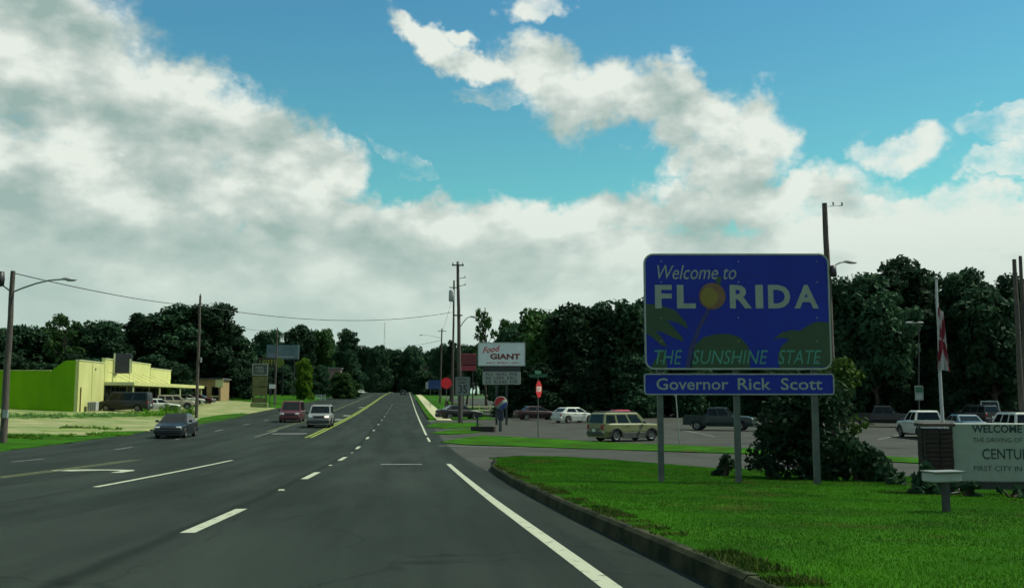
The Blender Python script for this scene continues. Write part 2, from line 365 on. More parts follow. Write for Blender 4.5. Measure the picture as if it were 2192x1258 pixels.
_tx = {}
def text_geo(body, shear=0.0, bold=0.0, ext=.004):
    key = (body, shear, bold)
    if key not in _tx:
        cu = bpy.data.curves.new('lettering', 'FONT'); cu.body = body; cu.size = 1; cu.shear = shear; cu.offset = bold; cu.resolution_u = 3; cu.extrude = 0
        o = bpy.data.objects.new('lettering_tmp', cu); COL.objects.link(o); bpy.context.view_layer.update()
        me = bpy.data.meshes.new_from_object(o.evaluated_get(bpy.context.evaluated_depsgraph_get()))
        v = np.zeros(len(me.vertices) * 3); me.vertices.foreach_get('co', v); v = v.reshape(-1, 3)
        _tx[key] = (v, [tuple(p.vertices) for p in me.polygons]); bpy.data.objects.remove(o); bpy.data.curves.remove(cu); bpy.data.meshes.remove(me)
    return _tx[key]
def text(body, x0, x1, z0, z1, y, m, parent, shear=0.0, bold=0.0, name='lettering', slant=0.0):
    "letters lying on the front (-y) of a board, stretched into the box x0..x1, z0..z1"
    v, f = text_geo(body, shear, bold); lo, hi = v.min(0), v.max(0)
    mb = MB(); X = x0 + (v[:, 0] - lo[0]) / (hi[0] - lo[0]) * (x1 - x0); Z = z0 + (v[:, 1] - lo[1]) / (hi[1] - lo[1]) * (z1 - z0) + slant * (X - x0)
    mb.add([(a, y, b) for a, b in zip(X, Z)], f); return mb.build(name, m, parent, False)

# ------------------------------------------------------------------ the setting: ground, road, lots, verges
sheet('ground', [(-1500, -60), (1500, -60), (1500, 4000), (-1500, 4000)], -0.06, GROUND)
sheet('road', [(-18.2, -50), (2.2, -50), (2.2, 900), (-18.2, 900)], 0.0, ASPH)
sheet('parking_lot', [(2.2, 24), (95, 24), (95, 108), (10, 108), (2.2, 94)], -0.008, LOT)
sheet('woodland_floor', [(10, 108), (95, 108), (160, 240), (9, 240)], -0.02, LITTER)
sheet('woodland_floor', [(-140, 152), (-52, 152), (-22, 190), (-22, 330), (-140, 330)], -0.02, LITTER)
sheet('forecourt', [(-75, 50), (-18.2, 50), (-18.2, 178), (-75, 178)], -0.02, CONC)
# grass verge along the far kerb
sheet('verge', ragged([(-60, 10), (-18.2, 10), (-18.2, 52), (-18.2, 73), (-20.4, 70)] + P2((180, 935), (110, 934), (20, 938), (-60, 938)) + [(-60, 48)], .14), .03, GRASS, .08)
sheet('verge', ragged(P2((415, 910), (480, 899), (535, 887), (520, 884), (470, 888), (425, 896)), .14), .03, GRASS, .08)
sheet('verge', ragged([(-18.2, 160), (-18.2, 420), (-30, 420), (-34, 185), (-21.5, 172)], .14), .03, GRASS, .08)
sheet('verge', ragged(P2((560, 864), (600, 865), (618, 868), (600, 874), (570, 870)), .14), .03, GRASS, .08)
sheet('weed_bed', ragged(P2((-20, 896), (120, 895), (260, 894), (390, 891), (390, 884), (260, 884), (120, 885), (-20, 885)), .3), .02, mat('weedy_ground', (.10, .20, .03), .95, scale=1.2, col2=(.22, .23, .10), spec=.05, world=True), .05)
sheet('weed_bed', ragged(P2((90, 922), (160, 915), (230, 913), (270, 915), (200, 921)), .25), .012, _mats['weedy_ground'], .03)
# front lawn beside the camera
LAWN_DZ = .145
far_edge = P2((1062, 979), (1120, 975), (1200, 976), (1300, 982), (1410, 991), (1520, 1000), (1700, 1006), (1930, 1018), (2300, 1036), dz=LAWN_DZ)
corner = [(2.19, 12), (2.27, 20), (2.35, 24.5), (2.44, 27.0), (2.72, 29.2)]
lawn_poly = [(60, -30), (60, far_edge[-1][1] - 4)] + far_edge[::-1] + corner[::-1] + [(2.18, -30)]
sheet('lawn', lawn_poly, LAWN_DZ, GRASS, .3)
isl = P2((945, 947), (985, 939), (1035, 932), (1150, 938), (1400, 951), (1650, 961), (1930, 979), (2300, 996), (2300, 1010), (1930, 990), (1650, 973), (1400, 965), (1150, 957), (1000, 952))
sheet('grass_island', ragged(isl, .14), .035, GRASS, .1)
sheet('grass_island', ragged(P2((922, 928), (960, 921), (1010, 917), (1035, 921), (1020, 926), (960, 930)), .14), .035, GRASS, .1)
sheet('grass_island', ragged(P2((912, 913), (935, 905), (1020, 905), (1030, 909), (1005, 915), (950, 917)), .14), .035, GRASS, .1)
sheet('verge', ragged([(2.35, 100), (9.5, 103), (9.0, 380), (2.35, 400)], .14), .03, GRASS, .08)
sheet('sidewalk', [(3.1, 97), (4.6, 97), (4.6, 380), (3.1, 380)], .045, WALK, .1)
sheet('grass_bank', ragged(P2((990, 893), (1035, 893), (1035, 872), (1000, 872)), .14), .035, GRASS, .1)

# kerbs, cast in lengths
def kerb_run(pts, h, wd, seg, name='kerb'):
    root = tag(bpy.data.objects.new(name, None), kind='structure'); COL.objects.link(root)
    pts = [Vector((p[0], p[1], 0)) for p in pts]; d = [0]
    for a, b in zip(pts, pts[1:]): d.append(d[-1] + (b - a).length)
    def P(s):
        for i in range(len(pts) - 1):
            if s <= d[i + 1] or i == len(pts) - 2: return pts[i].lerp(pts[i + 1], (s - d[i]) / (d[i + 1] - d[i]))
    s = 0
    while s < d[-1] - .05:
        e = min(s + seg - .012, d[-1]); vs = []; fs = []; K = 5; off = random.uniform(-.008, .008)
        for k in range(K + 1):
            q = s + (e - s) * k / K; p = P(q); t = (P(min(q + .05, d[-1])) - P(max(q - .05, 0))).normalized(); n = Vector((t.y, -t.x, 0))
            z = gz(p.x, p.y)
            for dx, dz in ((0, -.05), (.02, h - .03 + off), (.05, h + off), (wd, h + off), (wd, -.05)):
                c = p + n * dx; vs.append((c.x, c.y, z + dz))
        for k in range(K):
            for j in range(4): fs.append((k * 5 + j, k * 5 + 5 + j, k * 5 + 6 + j, k * 5 + 1 + j))
        fs += [(0, 1, 2, 3, 4), tuple(K * 5 + j for j in (4, 3, 2, 1, 0))]
        MB().add(vs, fs).build('kerb_length', KERB, root); s += seg
    return root
kerb_run([(2.05, -6), (2.06, 12), (2.14, 20), (2.22, 24.5), (2.32, 27.2), (2.62, 29.4)] + [(p[0] - .1, p[1] + .15) for p in far_edge[:2]], .155, .12, 3.0)
kerb_run([(2.2, 100), (2.2, 200)], .14, .16, 10.0)
kerb_run([(-18.2, 178), (-18.2, 74)], .08, .16, 8.0)

# ---- painted markings, 4 mm above the road
def stripe(name, X, w, y0, y1, m, dz=.004): return sheet(name, [(X - w / 2, y0), (X + w / 2, y0), (X + w / 2, y1), (X - w / 2, y1)], dz, m)
stripe('edge_line', 1.38, .14, 3, 31.6, PAINT); stripe('edge_line', 1.38, .13, 55.7, 61.5, PAINT); stripe('edge_line', 1.38, .14, 65, 420, PAINT)
for i in range(14):
    y0 = 10.9 + 12.19 * i; stripe('lane_dash', -2.28, .16, y0, y0 + (3.5 if i < 3 else 3.0), PAINT if i < 5 else PAINTF)
for dx in (-.16, .16): stripe('double_yellow_line', -5.94 + dx, .16, 62, 420, YEL)
for dx in (-.14, .14):
    stripe('double_yellow_line', -9.7 + dx, .14, 8, 37.5, YELF); stripe('double_yellow_line', -9.6 + dx, .13, 72, 300, YELF)
stripe('turn_lane_line', -6.12, .15, 20.6, 36.2, PAINT); stripe('turn_lane_line', -9.3, .10, 63, 74, PAINTF)
for i in range(9): y0 = 36 + 12.19 * i; stripe('lane_dash', -13.5, .13, y0, y0 + 3, PAINTF)
sheet('stop_bar', [(-8.9, 67.6), (-6.6, 67.6), (-6.6, 68.6), (-8.9, 68.6)], .004, PAINTF)
sheet('crossing_bar', [(-.75, 31.5), (.55, 31.3), (.55, 31.75), (-.75, 31.95)], .004, PAINTF)
sheet('crossing_bar', [(1.7, 50.5), (6.2, 49.5), (6.2, 49.8), (1.7, 50.8)], .004, PAINTF)
for yy in (98, 112, 150): sheet('turn_mark', [(-7.0, yy), (-6.3, yy), (-6.3, yy + 3.5), (-7.0, yy + 3.5)], .004, PAINTF)
ar = [(x - .75, y) for x, y in [(-7.0, 27.3), (-6.7, 27.3), (-6.68, 28.5), (-6.85, 29.0), (-7.35, 29.25), (-8.3, 29.3), (-8.3, 29.7), (-9.2, 29.0), (-8.3, 28.4), (-8.3, 28.85), (-7.5, 28.8), (-7.1, 28.55), (-7.0, 28.2)]]
sheet('turn_arrow', ar, .004, PAINT)
for (u0, v0, u1, v1) in ((1455, 918, 1530, 934), (1880, 940, 1935, 928), (1760, 930, 1800, 916)):
    a, b = gp(u0, v0), gp(u1, v1); n = Vector((-(b - a).y, (b - a).x, 0)).normalized() * .06
    sheet('bay_line', [(a - n)[:2], (b - n)[:2], (b + n)[:2], (a + n)[:2]], .0, PAINTF)
mk = MB().add([(-.06, -.05, 0), (.06, -.05, 0), (.06, .05, 0), (-.06, .05, 0), (-.04, -.03, .02), (.04, -.03, .02), (.04, .03, .02), (-.04, .03, .02)], [(4, 5, 6, 7), (0, 1, 5, 4), (1, 2, 6, 5), (2, 3, 7, 6), (3, 0, 4, 7)]).mesh('pavement_marker', PAINT)
for i in range(4):
    y = 6.7 + 12.19 * i; o = link('pavement_marker', mk); o.location = (-2.28, y, gz(0, y) + .002)
    tag(o, 'small pale reflective stud on the asphalt between lane dashes', 'road stud', 'reflective studs between the lane dashes')

# ------------------------------------------------------------------ foliage
def leaf_mat(name, c1, c2, transl=.25, world=False, col3=None, scale=1.1, rpos=(.36, .66)):
    m = mat(name, c1, .7, scale=scale, rpos=rpos, col2=c2, col3=col3, leaf=not world, world=world, spec=.08); nt = m.node_tree
    b = nt.nodes['Principled BSDF']; out = nt.nodes['Material Output']
    t = nt.nodes.new('ShaderNodeBsdfTranslucent'); mx = nt.nodes.new('ShaderNodeMixShader'); mx.inputs[0].default_value = transl
    src = b.inputs['Base Color'].links[0].from_socket; nt.links.new(src, t.inputs[0]); nt.links.new(b.outputs[0], mx.inputs[1]); nt.links.new(t.outputs[0], mx.inputs[2]); nt.links.new(mx.outputs[0], out.inputs[0])
    return m
LEAF_D = leaf_mat('dark_foliage', (.032, .074, .034), (.016, .044, .022))
LEAF_M = leaf_mat('mid_foliage', (.040, .092, .022), (.018, .050, .016))
LEAF_Y = leaf_mat('yellow_green_foliage', (.085, .17, .012), (.04, .09, .01), .35)
LEAF_B = leaf_mat('bright_weed', (.11, .26, .02), (.05, .15, .012), .3)
LEAF_O = leaf_mat('olive_foliage', (.055, .105, .014), (.025, .058, .012), .3)
LEAF_P = leaf_mat('pale_weed', (.16, .30, .09), (.07, .17, .03), .3)
def leaf_cloud(clumps, per, size, rng, flat=.5):
    "many small leaf-shaped faces round clump centres: (x, y, z, radius)"
    V = []
    for (x, y, z, r) in clumps:
        n = max(8, int(per * r * r)); d = rng.normal(size=(n, 3)); d /= np.linalg.norm(d, axis=1)[:, None]
        rad = r * rng.uniform(.35, 1.08, n) ** .6; c = np.array((x, y, z)) + d * rad[:, None] * np.array((1, 1, .82))
        nn = d * .7 + rng.normal(size=(n, 3)) * .8 + np.array((0, 0, flat)); nn /= np.linalg.norm(nn, axis=1)[:, None]
        a = np.cross(nn, rng.normal(size=(n, 3))); a /= np.linalg.norm(a, axis=1)[:, None] + 1e-9; b = np.cross(nn, a)
        s = size * rng.uniform(.6, 1.35, n)[:, None]
        V.append(np.stack([c - a * s, c + b * s * .55, c + a * s, c - b * s * .55], 1))
    return np.concatenate(V).reshape(-1, 3)
def leaf_mesh(name, V, m):
    n = len(V) // 4; me = bpy.data.meshes.new(name); me.vertices.add(n * 4); me.vertices.foreach_set('co', V.astype(np.float32).ravel())
    me.loops.add(n * 4); me.loops.foreach_set('vertex_index', np.arange(n * 4, dtype=np.int32)); me.polygons.add(n)
    me.polygons.foreach_set('loop_start', np.arange(0, n * 4, 4, dtype=np.int32)); me.update(calc_edges=True); me.materials.append(m); me.validate(); return me
def tree_proto(seed, H, W, kind, m):
    rng = np.random.default_rng(seed); mb = MB(); clumps = []
    z0 = {'round': .30, 'low': .06, 'tall': .45, 'loose': .40, 'cone': .22}[kind] * H
    lean = rng.normal(0, .02 * H, 2); pts = [(0, 0, 0)]
    for k in range(1, 7): t = k / 6; pts.append((lean[0] * t + rng.normal(0, .08), lean[1] * t + rng.normal(0, .08), H * .82 * t))
    r0 = .022 * H + .03; mb.tube(pts, [r0 * 1.5] + [r0 * (1 - .8 * k / 6) for k in range(1, 7)], 8)
    nl = {'round': 22, 'low': 30, 'tall': 18, 'loose': 13, 'cone': 20}[kind]
    for k in range(nl):
        t = (k + rng.uniform(.1, .9)) / nl; z = z0 + (H * .95 - z0) * t
        if kind == 'cone': e = (1 - t) ** .7 * .9 + .16
        elif kind == 'low': e = math.sqrt(max(.05, 1 - (t * .98) ** 2.2)) * rng.uniform(.6, 1.05)
        else: e = math.sqrt(max(.06, 1 - ((t - .42) / .62) ** 2)) * rng.uniform(.55, 1.08)
        a = k * 2.4 + rng.uniform(-.5, .5); rr = W * .5 * e * rng.uniform(.45, .8)
        c = np.array((math.cos(a) * rr + lean[0] * t, math.sin(a) * rr + lean[1] * t, z)); cr = W * rng.uniform(.13, .21) * (.75 if kind in ('loose', 'cone') else 1)
        clumps.append((*c, cr))
        for j in range(3 if kind != 'loose' else 2):
            o = rng.normal(size=3); o /= np.linalg.norm(o); o[2] = abs(o[2]) * .5 + .1 * o[2]; q = c + o * cr * rng.uniform(.8, 1.25); clumps.append((*q, cr * rng.uniform(.4, .7)))
        zs = max(z0 * .6, z - rr * rng.uniform(.5, .9)); zs = min(zs, H * .78); f = zs / (H * .82)
        base = Vector((lean[0] * f, lean[1] * f, zs)); end = Vector(c); mid = base.lerp(end, .5) + Vector((0, 0, -.06 * rr + rng.uniform(0, .3)))
        mb.tube([base, mid, end], [r0 * .42, r0 * .26, r0 * .08], 5)
    if kind in ('round', 'low', 'tall', 'cone'):
        for t in (.25, .45, .62, .78): clumps.append((lean[0] * t, lean[1] * t, z0 + (H - z0) * t, W * .2))
    V = leaf_cloud(clumps, {'round': 75, 'low': 75, 'tall': 75, 'loose': 55, 'cone': 90}[kind] * (10 / W) ** 2 * 1.0, .03 * W + .03, rng)
    return mb.mesh('trunk', BARKM), leaf_mesh('crown', V, m), H, W
PROTO = {
    'round1': tree_proto(1, 12, 10, 'round', LEAF_D), 'round2': tree_proto(2, 13, 10, 'round', LEAF_D), 'round3': tree_proto(3, 12, 11, 'round', LEAF_M),
    'low1': tree_proto(4, 11, 10, 'low', LEAF_D), 'low2': tree_proto(5, 10, 10, 'low', LEAF_D), 'tall1': tree_proto(6, 16, 8, 'tall', LEAF_D),
    'tall2': tree_proto(7, 17, 9, 'tall', LEAF_D), 'loose1': tree_proto(8, 14, 9, 'loose', LEAF_M), 'loose2': tree_proto(9, 15, 9, 'loose', LEAF_D),
    'cone1': tree_proto(10, 14, 6, 'cone', LEAF_D), 'yellow': tree_proto(12, 9, 7, 'low', LEAF_Y), 'bushy': tree_proto(13, 6, 6.5, 'low', LEAF_M),
}
def tree(kind, X, Y, h, label, group=None, w=None, name='broadleaf_tree', cat='tree'):
    tm, cm, H, W = PROTO[kind]; s = h / H; sx = (w / W) if w else s * random.uniform(.92, 1.12)
    o = empty(name, (X, Y, gz(X, Y) - .05), random.uniform(0, 6.28), label, cat, group); o.scale = (sx, sx, s)
    link('trunk', tm, o); link('crown', cm, o); return o
def tree_px(kind, u, vtop, Y, label, group=None, wpx=None, **k):
    p = at(u, vtop, Y); h = p.z - gz(p.x, Y)
    return tree(kind, p.x, Y, h, label, group, wpx * Y / F_PX if wpx else None, **k)
# --- wood on the right, behind the car park (front row told apart, back rows alike)
for (k, u, v, Y, w, lb) in (
    ('round3', 1165, 672, 118, 190, 'round dark tree just right of the white shop sign'),
    ('round1', 1245, 660, 116, 200, 'broad dark tree behind the white hatchback, left of the welcome sign'),
    ('round2', 1335, 655, 114, 190, 'dark tree rising behind the gold jeep at the welcome sign edge'),
    ('tall1', 1390, 640, 122, 150, 'taller dark tree half hidden by the left edge of the welcome sign'),
    ('round2', 1820, 602, 104, 220, 'dark tree just right of the welcome sign, under the street lamp'),
    ('tall2', 1915, 560, 108, 200, 'highest rounded tree top between welcome sign and flagpole'),
    ('round1', 1868, 622, 101, 200, 'dark tree standing just left of the highest tree top'),
    ('tall1', 2055, 578, 104, 190, 'tall dark tree directly right of the flagpole'),
    ('round1', 2120, 628, 98, 220, 'dark tree left of the twin poles at the right edge'),
    ('tall2', 2185, 596, 106, 200, 'dark tree behind the twin poles at the right edge'),
    ('loose2', 2000, 570, 118, 130, 'thin tree whose tuft shows above the flagpole')):
    tree_px(k, u, v, Y, lb, 'trees behind the car park', w)
for i in range(26):
    u = 1120 + i * 46 + random.uniform(-14, 14); Y = random.uniform(126, 150)
    top = np.interp(u, [1100, 1200, 1350, 1450, 1780, 1900, 2300], [712, 690, 680, 690, 650, 630, 640]) + random.uniform(-6, 25)
    tree_px(random.choice(['round1', 'round2', 'low1', 'low2', 'round3']), u, top, Y, 'dark tree in the depth of the wood behind the car park', 'trees deep in the wood behind the car park', random.uniform(130, 170))
EDGE = ['behind the cola sign', 'behind the stop sign', 'left of the white hatchback', 'right behind the white hatchback', 'behind the tail of the gold jeep', 'behind the hood of the gold jeep', 'at the left post of the welcome sign', 'behind the marker post',
        'behind the tail of the green pickup', 'behind the cab of the green pickup', 'right of the green pickup', 'behind the small shrub of the welcome sign', 'behind the right post of the welcome sign', 'behind the large shrub', 'behind the tail of the black pickup',
        'behind the hood of the black pickup', 'behind the white and green information sign', 'behind the flagpole', 'behind the black jeep', 'behind the pale grey van', 'left of the twin poles', 'right of the twin poles']
for i in range(22):
    u = 1095 + i * 54 + random.uniform(-12, 12); Y = random.uniform(111, 117) if u < 1700 else random.uniform(99, 106)
    tree_px(random.choice(['low1', 'low2']), u, np.interp(u, [1100, 1250, 2200], [800, 770, 740]) + random.uniform(-25, 20), Y, 'low dark thicket at the wood edge ' + EDGE[i], 'thickets along the wood edge', random.uniform(110, 150), name='thicket', cat='thicket')
# --- left grove behind the green building
for (k, u, v, Y, w, lb) in (
    ('round1', 40, 700, 175, 130, 'dark tree behind the left end of the green building'),
    ('loose1', 145, 672, 172, 110, 'loose tree standing up behind the green wall, left of its corner'),
    ('round2', 225, 692, 176, 130, 'round dark tree behind the roof sign of the green building'),
    ('tall1', 310, 672, 182, 130, 'tall dark tree behind the far end of the green building'),
    ('tall2', 375, 660, 186, 140, 'tall dark tree left of the second utility pole'),
    ('round2', 448, 658, 188, 150, 'big dark tree right behind the second utility pole'),
    ('round1', 500, 715, 200, 110, 'dark tree at the right end of the left grove'),
    ('round3', 95, 708, 180, 120, 'dark tree second from the left edge behind the green wall')):
    tree_px(k, u, v, Y, lb, 'trees behind the green building', w)
for i in range(16):
    u = -30 + i * 36 + random.uniform(-10, 10); Y = random.uniform(200, 225)
    tree_px(random.choice(['round1', 'low1', 'low2', 'round2']), u, np.interp(u, [0, 150, 300, 450, 540], [722, 715, 700, 690, 770]) + random.uniform(0, 18), Y, 'dark tree in the back of the grove on the left', 'trees deep in the left grove', random.uniform(90, 120))
for i in range(13):
    u = -20 + i * 43 + random.uniform(-8, 8); Y = random.uniform(164, 172) if u < 400 else random.uniform(185, 195)
    tree_px(random.choice(['low1', 'low2']), u, 772 + random.uniform(-15, 15), Y, 'low dark thicket at the foot of the left grove', 'thickets at the foot of the left grove', random.uniform(80, 110), name='thicket', cat='thicket')
# --- trees along the far stretch of road
for (k, u, v, Y, w, lb) in (
    ('round2', 575, 712, 262, 80, 'tree behind the billboard, left of it'), ('round1', 640, 700, 265, 100, 'larger dark tree rising behind the billboard'),
    ('round3', 685, 712, 270, 80, 'dark tree right of the billboard'), ('tall1', 742, 704, 262, 62, 'narrow tall tree standing apart left of the far road'),
    ('yellow', 652, 768, 205, 46, 'yellow green tree below the right end of the billboard'), ('yellow', 538, 800, 205, 40, 'yellow green bush left of the framed sign pylon'),
    ('bushy', 735, 800, 225, 70, 'dark rounded bush before the pale low building'),
    ('loose1', 1042, 664, 168, 70, 'loose feathery tree above the white shop sign'), ('round3', 1095, 695, 172, 80, 'dark tree behind the white shop sign, right end'),
    ('round2', 1000, 742, 180, 70, 'dark tree behind the red board by the tall pole'), ('cone1', 966, 725, 200, 46, 'narrow dark tree just behind the tall utility pole')):
    tree_px(k, u, v, Y, lb, 'roadside trees farther off', w)
for i in range(30):
    u = 545 + i * 18 + random.uniform(-7, 7); Y = random.uniform(395, 470) if 745 < u < 930 else random.uniform(285, 330)
    top = np.interp(u, [540, 600, 700, 740, 780, 850, 900, 960, 1100], [765, 735, 735, 745, 748, 754, 748, 742, 740]) + random.uniform(-7, 10)
    tree_px(random.choice(['round1', 'round2', 'low1', 'low2', 'tall1']), u, top, Y, 'dark tree in the row closing off the far end of the road', 'trees closing off the road', random.uniform(50, 72))
for i in range(20):
    u = 560 + i * 22 + random.uniform(-5, 5)
    if 778 < u < 905: Y = random.uniform(425, 470)
    else: Y = random.uniform(240, 262) if u < 800 else random.uniform(215, 262)
    if 905 < u < 990 or 690 < u < 778: Y = random.uniform(300, 330)
    tree_px(random.choice(['low1', 'low2']), u, 790 + random.uniform(-12, 10), Y, 'dark undergrowth at the roadside farther off', 'undergrowth along the far road', random.uniform(44, 60), name='thicket', cat='thicket')

def shrub(name, u, v, wpx, vtop, label, m, per=320, lobes=14, size=.055, dz=0.0, cat='shrub', group=None, depth=.8, low=.05, Y=None):
    p = gp(u, v, dz); p.z += dz
    if Y: q = at(u, v, Y); p = Vector((q.x, Y, gz(q.x, Y) + dz))
    W = wpx * p.y / F_PX; H = at(u, vtop, p.y).z - p.z
    rng = np.random.default_rng(int(u * 7 + v)); cl = []; mb = MB()
    for k in range(lobes):
        t = rng.uniform(low, .85); e = math.sqrt(max(.05, 1 - t * t)); a = rng.uniform(0, 6.28)
        c = Vector((math.cos(a) * W * .5 * e * rng.uniform(.1, .85), math.sin(a) * W * .5 * e * depth * rng.uniform(.1, .85), H * t)); r = min(W, H) * rng.uniform(.16, .27)
        cl.append((*c, r)); mb.tube([(c.x * .1, c.y * .1, -.03), Vector((c.x * .5, c.y * .5, c.z * .6)), c], [.03, .02, .008], 5)
        for j in range(3):
            o = rng.normal(size=3); o /= np.linalg.norm(o); cl.append((c.x + o[0] * r, c.y + o[1] * r, max(.03, c.z + o[2] * r * .8), r * .45))
    o = empty(name, p, 0, label, cat, group)
    mb.build('stems', BARKM, o); link('foliage', leaf_mesh('foliage', leaf_cloud(cl, per * 6 / min(W, H) ** 1.0, size, rng), m), o); return o

# ------------------------------------------------------------------ buildings on the left
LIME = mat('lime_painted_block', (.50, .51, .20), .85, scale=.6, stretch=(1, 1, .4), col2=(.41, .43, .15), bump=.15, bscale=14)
LIME_SHADE = mat('lime_side_shade', (.145, .33, .008), .9, spec=.05, scale=.45, stretch=(1, 1, .35), col2=(.105, .25, .008), col3=(.09, .19, .012), bump=.15, bscale=14)  # the front's lime paint, with the side wall's shade put into the colour
TRIM = mat('pale_trim', (.62, .66, .36), .7, var=.2, scale=3)
STORE = mat('storefront_brown', (.06, .045, .03), .7, var=.4, scale=2)
ROOFM = mat('flat_roof_felt', (.08, .085, .08), .9, var=.3, scale=1)
def lime_store():
    c = gp(165, 881); XB = c.x; Y0 = c.y
    def Yat(u): r = ray(u, 850); return XB / r[0] * r[1]
    Y1, Y2, Y3 = Yat(222), Yat(320), Yat(364); zb = gz(XB, Y0) - .1
    o = empty('store_building', (XB, Y0, zb), 0, 'lime green flat roofed store with stepped front and canopy', 'building')
    z = lambda u, v, Y: at(u, v, Y).z - zb
    hA, hB, hC = z(165, 771, Y0), z(318, 780, Y2), z(350, 793, Y3); hs = z(60, 793, Y0); L = Y3 - Y0; W = 26
    # long side wall towards the camera, its parapet ramping up to the front
    MB().prism([(-W, -.5), (-.35, -.5), (-.35, hA), (-1.3, hA), (-1.5, hA - .12), (-2.5, hs + .22), (-2.7, hs), (-W, hs)], 0, .35).build('side_wall', LIME_SHADE, o)
    MB().prism([(-W, hs + .002), (-2.75, hs + .002), (-2.75, hs + .07), (-W, hs + .07)], -.06, .42).build('coping', LIME, o)
    MB().box((-.175, (Y1 - Y0) / 2, hA / 2 - .25), (.35, Y1 - Y0, hA + .5)).build('front_wall', LIME, o)
    mb = MB(); yA, yB_, zc = Y1 - Y0, Y2 - Y0, z(300, 822, Yat(300)); cz = zc
    mb.box((-.18, (yA + yB_) / 2, (hB + cz) / 2), (.35, yB_ - yA, hB - cz)); mb.build('front_wall', LIME, o)
    MB().box((-.176, (yB_ + L) / 2, (hC + cz) / 2), (.35, L - yB_, hC - cz)).build('front_wall', LIME, o)
    MB().box((-W / 2 - .2, L / 2, hs - .6), (W - .7, L - .8, .12)).build('roof', ROOFM, o)
    MB().box((-W / 2, L - .17, hs / 2 - .3), (W, .35, hs + .3)).build('back_wall', LIME_SHADE, o)
    MB().box((-.3, (yA + L) / 2, .3), (.3, L - yA, 1.1)).build('stall_riser', STORE, o)
    for ya, yb, hh in ((0, yA, hA), (yA, yB_, hB), (yB_, L, hC)):
        MB().box((-.17, (ya + yb) / 2, hh + .045), (.46, yb - ya - .004, .08)).build('coping', TRIM, o)
    for yj in (yA * .5, yA - .1, yA + (yB_ - yA) * .5, yB_ - .1): MB().box((.012, yj, hA * .5 + (1.2 if yj >= yA else 0)), (.025, .07, hA - (2.4 if yj >= yA else .2))).build('wall_joint', mat('lime_joint', (.30, .34, .08), .9, var=.2), o)
    for k in range(1): MB().box((.02, yA * (.62 + .22 * k), hA * .86), (.05, .35, .16)).build('wall_vent', DSTEEL, o)
    n = 9
    for k in range(n):
        y0 = yA + (L - yA) * k / n; y1 = yA + (L - yA) * (k + 1) / n
        wd = MB().box((-.42, (y0 + y1) / 2, cz / 2 + .35), (.06, y1 - y0 - .25, cz - .95)).build('window', GLASS, o)
        MB().box((-.38, y0 + .02, cz / 2 + .35), (.12, .16, cz - .7)).build('mullion', STORE if k % 3 else TRIM, wd)
    yE = yA + (Yat(390) - Y1)
    ca = MB().box((1.55, (yA + yE) / 2, cz - .12), (3.1, yE - yA, .34)).build('canopy', TRIM, o)
    MB().box((3.14, (yA + yE) / 2, cz - .12), (.05, yE - yA, .42)).build('fascia', LIME, ca)
    for k in range(6):
        y = yA + 1 + (yB_ - yA - 1.5) * k / 5; MB().tube([(2.6, y, cz + .05), (.02, y, cz + 1.25)], .014, 6).build('hanger_rod', DSTEEL, ca)
    for t in (.02, .33, .62, .98): MB().box((2.9, yA + (yE - yA) * t, cz / 2 - .2), (.16, .16, cz + .1)).build('post', TRIM, o)
    # projecting roof sign: dark board between two pale uprights
    s = empty('sign_board', (XB, Yat(240) , zb), 0, 'dark projecting sign board with pale uprights above the green store canopy', 'sign')
    Ys = Yat(240); zt, z0_ = at(250, 757, Ys).z - zb, at(250, 799, Ys).z - zb; xl, xr = at(239, 790, Ys).x - XB, at(271, 790, Ys).x - XB
    xl = max(xl, .1); xr = xl + 1.9
    MB().box(((xl + xr) / 2, 0, (zt + z0_) / 2), (xr - xl, .25, zt - z0_), 0, .03).build('board', mat('slate_board', (.028, .032, .045), .6, var=.3, scale=2), s)
    MB().box((xl + .03, -.16, (zt + z0_) / 2), (.16, .1, zt - z0_ + .1)).build('upright', TRIM, s); MB().box((xr - .1, -.16, (zt * .75 + z0_ * 1.25) / 2), (.16, .1, (zt - z0_) * .72)).build('upright', TRIM, s)
    MB().box((xl - .02, .4, z0_ - .08), (.2, 1.2, .12)).build('bracket', DSTEEL, s)
    # wall bits: drain pipe, cooling unit
    p = empty('drain_pipe', (XB + .08, Yat(171), zb), 0, 'thin brown drain pipe on the lit front wall of the green store', 'pipe')
    MB().tube([(0, 0, 0), (0, 0, 2.6)], .06, 8).build('pipe', mat('rusty_pipe', (.20, .13, .04), .8, var=.3), p)
    ac = empty('cooling_unit', (XB + .75, Yat(184), gz(XB, Yat(184))), 0, 'grey outdoor cooling unit against the lit green wall', 'machine')
    MB().box((0, 0, .5), (.9, .9, .95), 0, .04).build('case', GREYM, ac); MB().lathe([(.0, .98), (.32, .98), (.36, .93)], 'z', 16, (0, 0, .02)).build('fan_grille', DSTEEL, ac)
    for k in range(4): MB().box((-.33 + .22 * k, -.456, .5), (.05, .02, .75)).build('louvre', DSTEEL, ac)
    return XB, Y0, Yat
XST, YST, YatStore = lime_store()
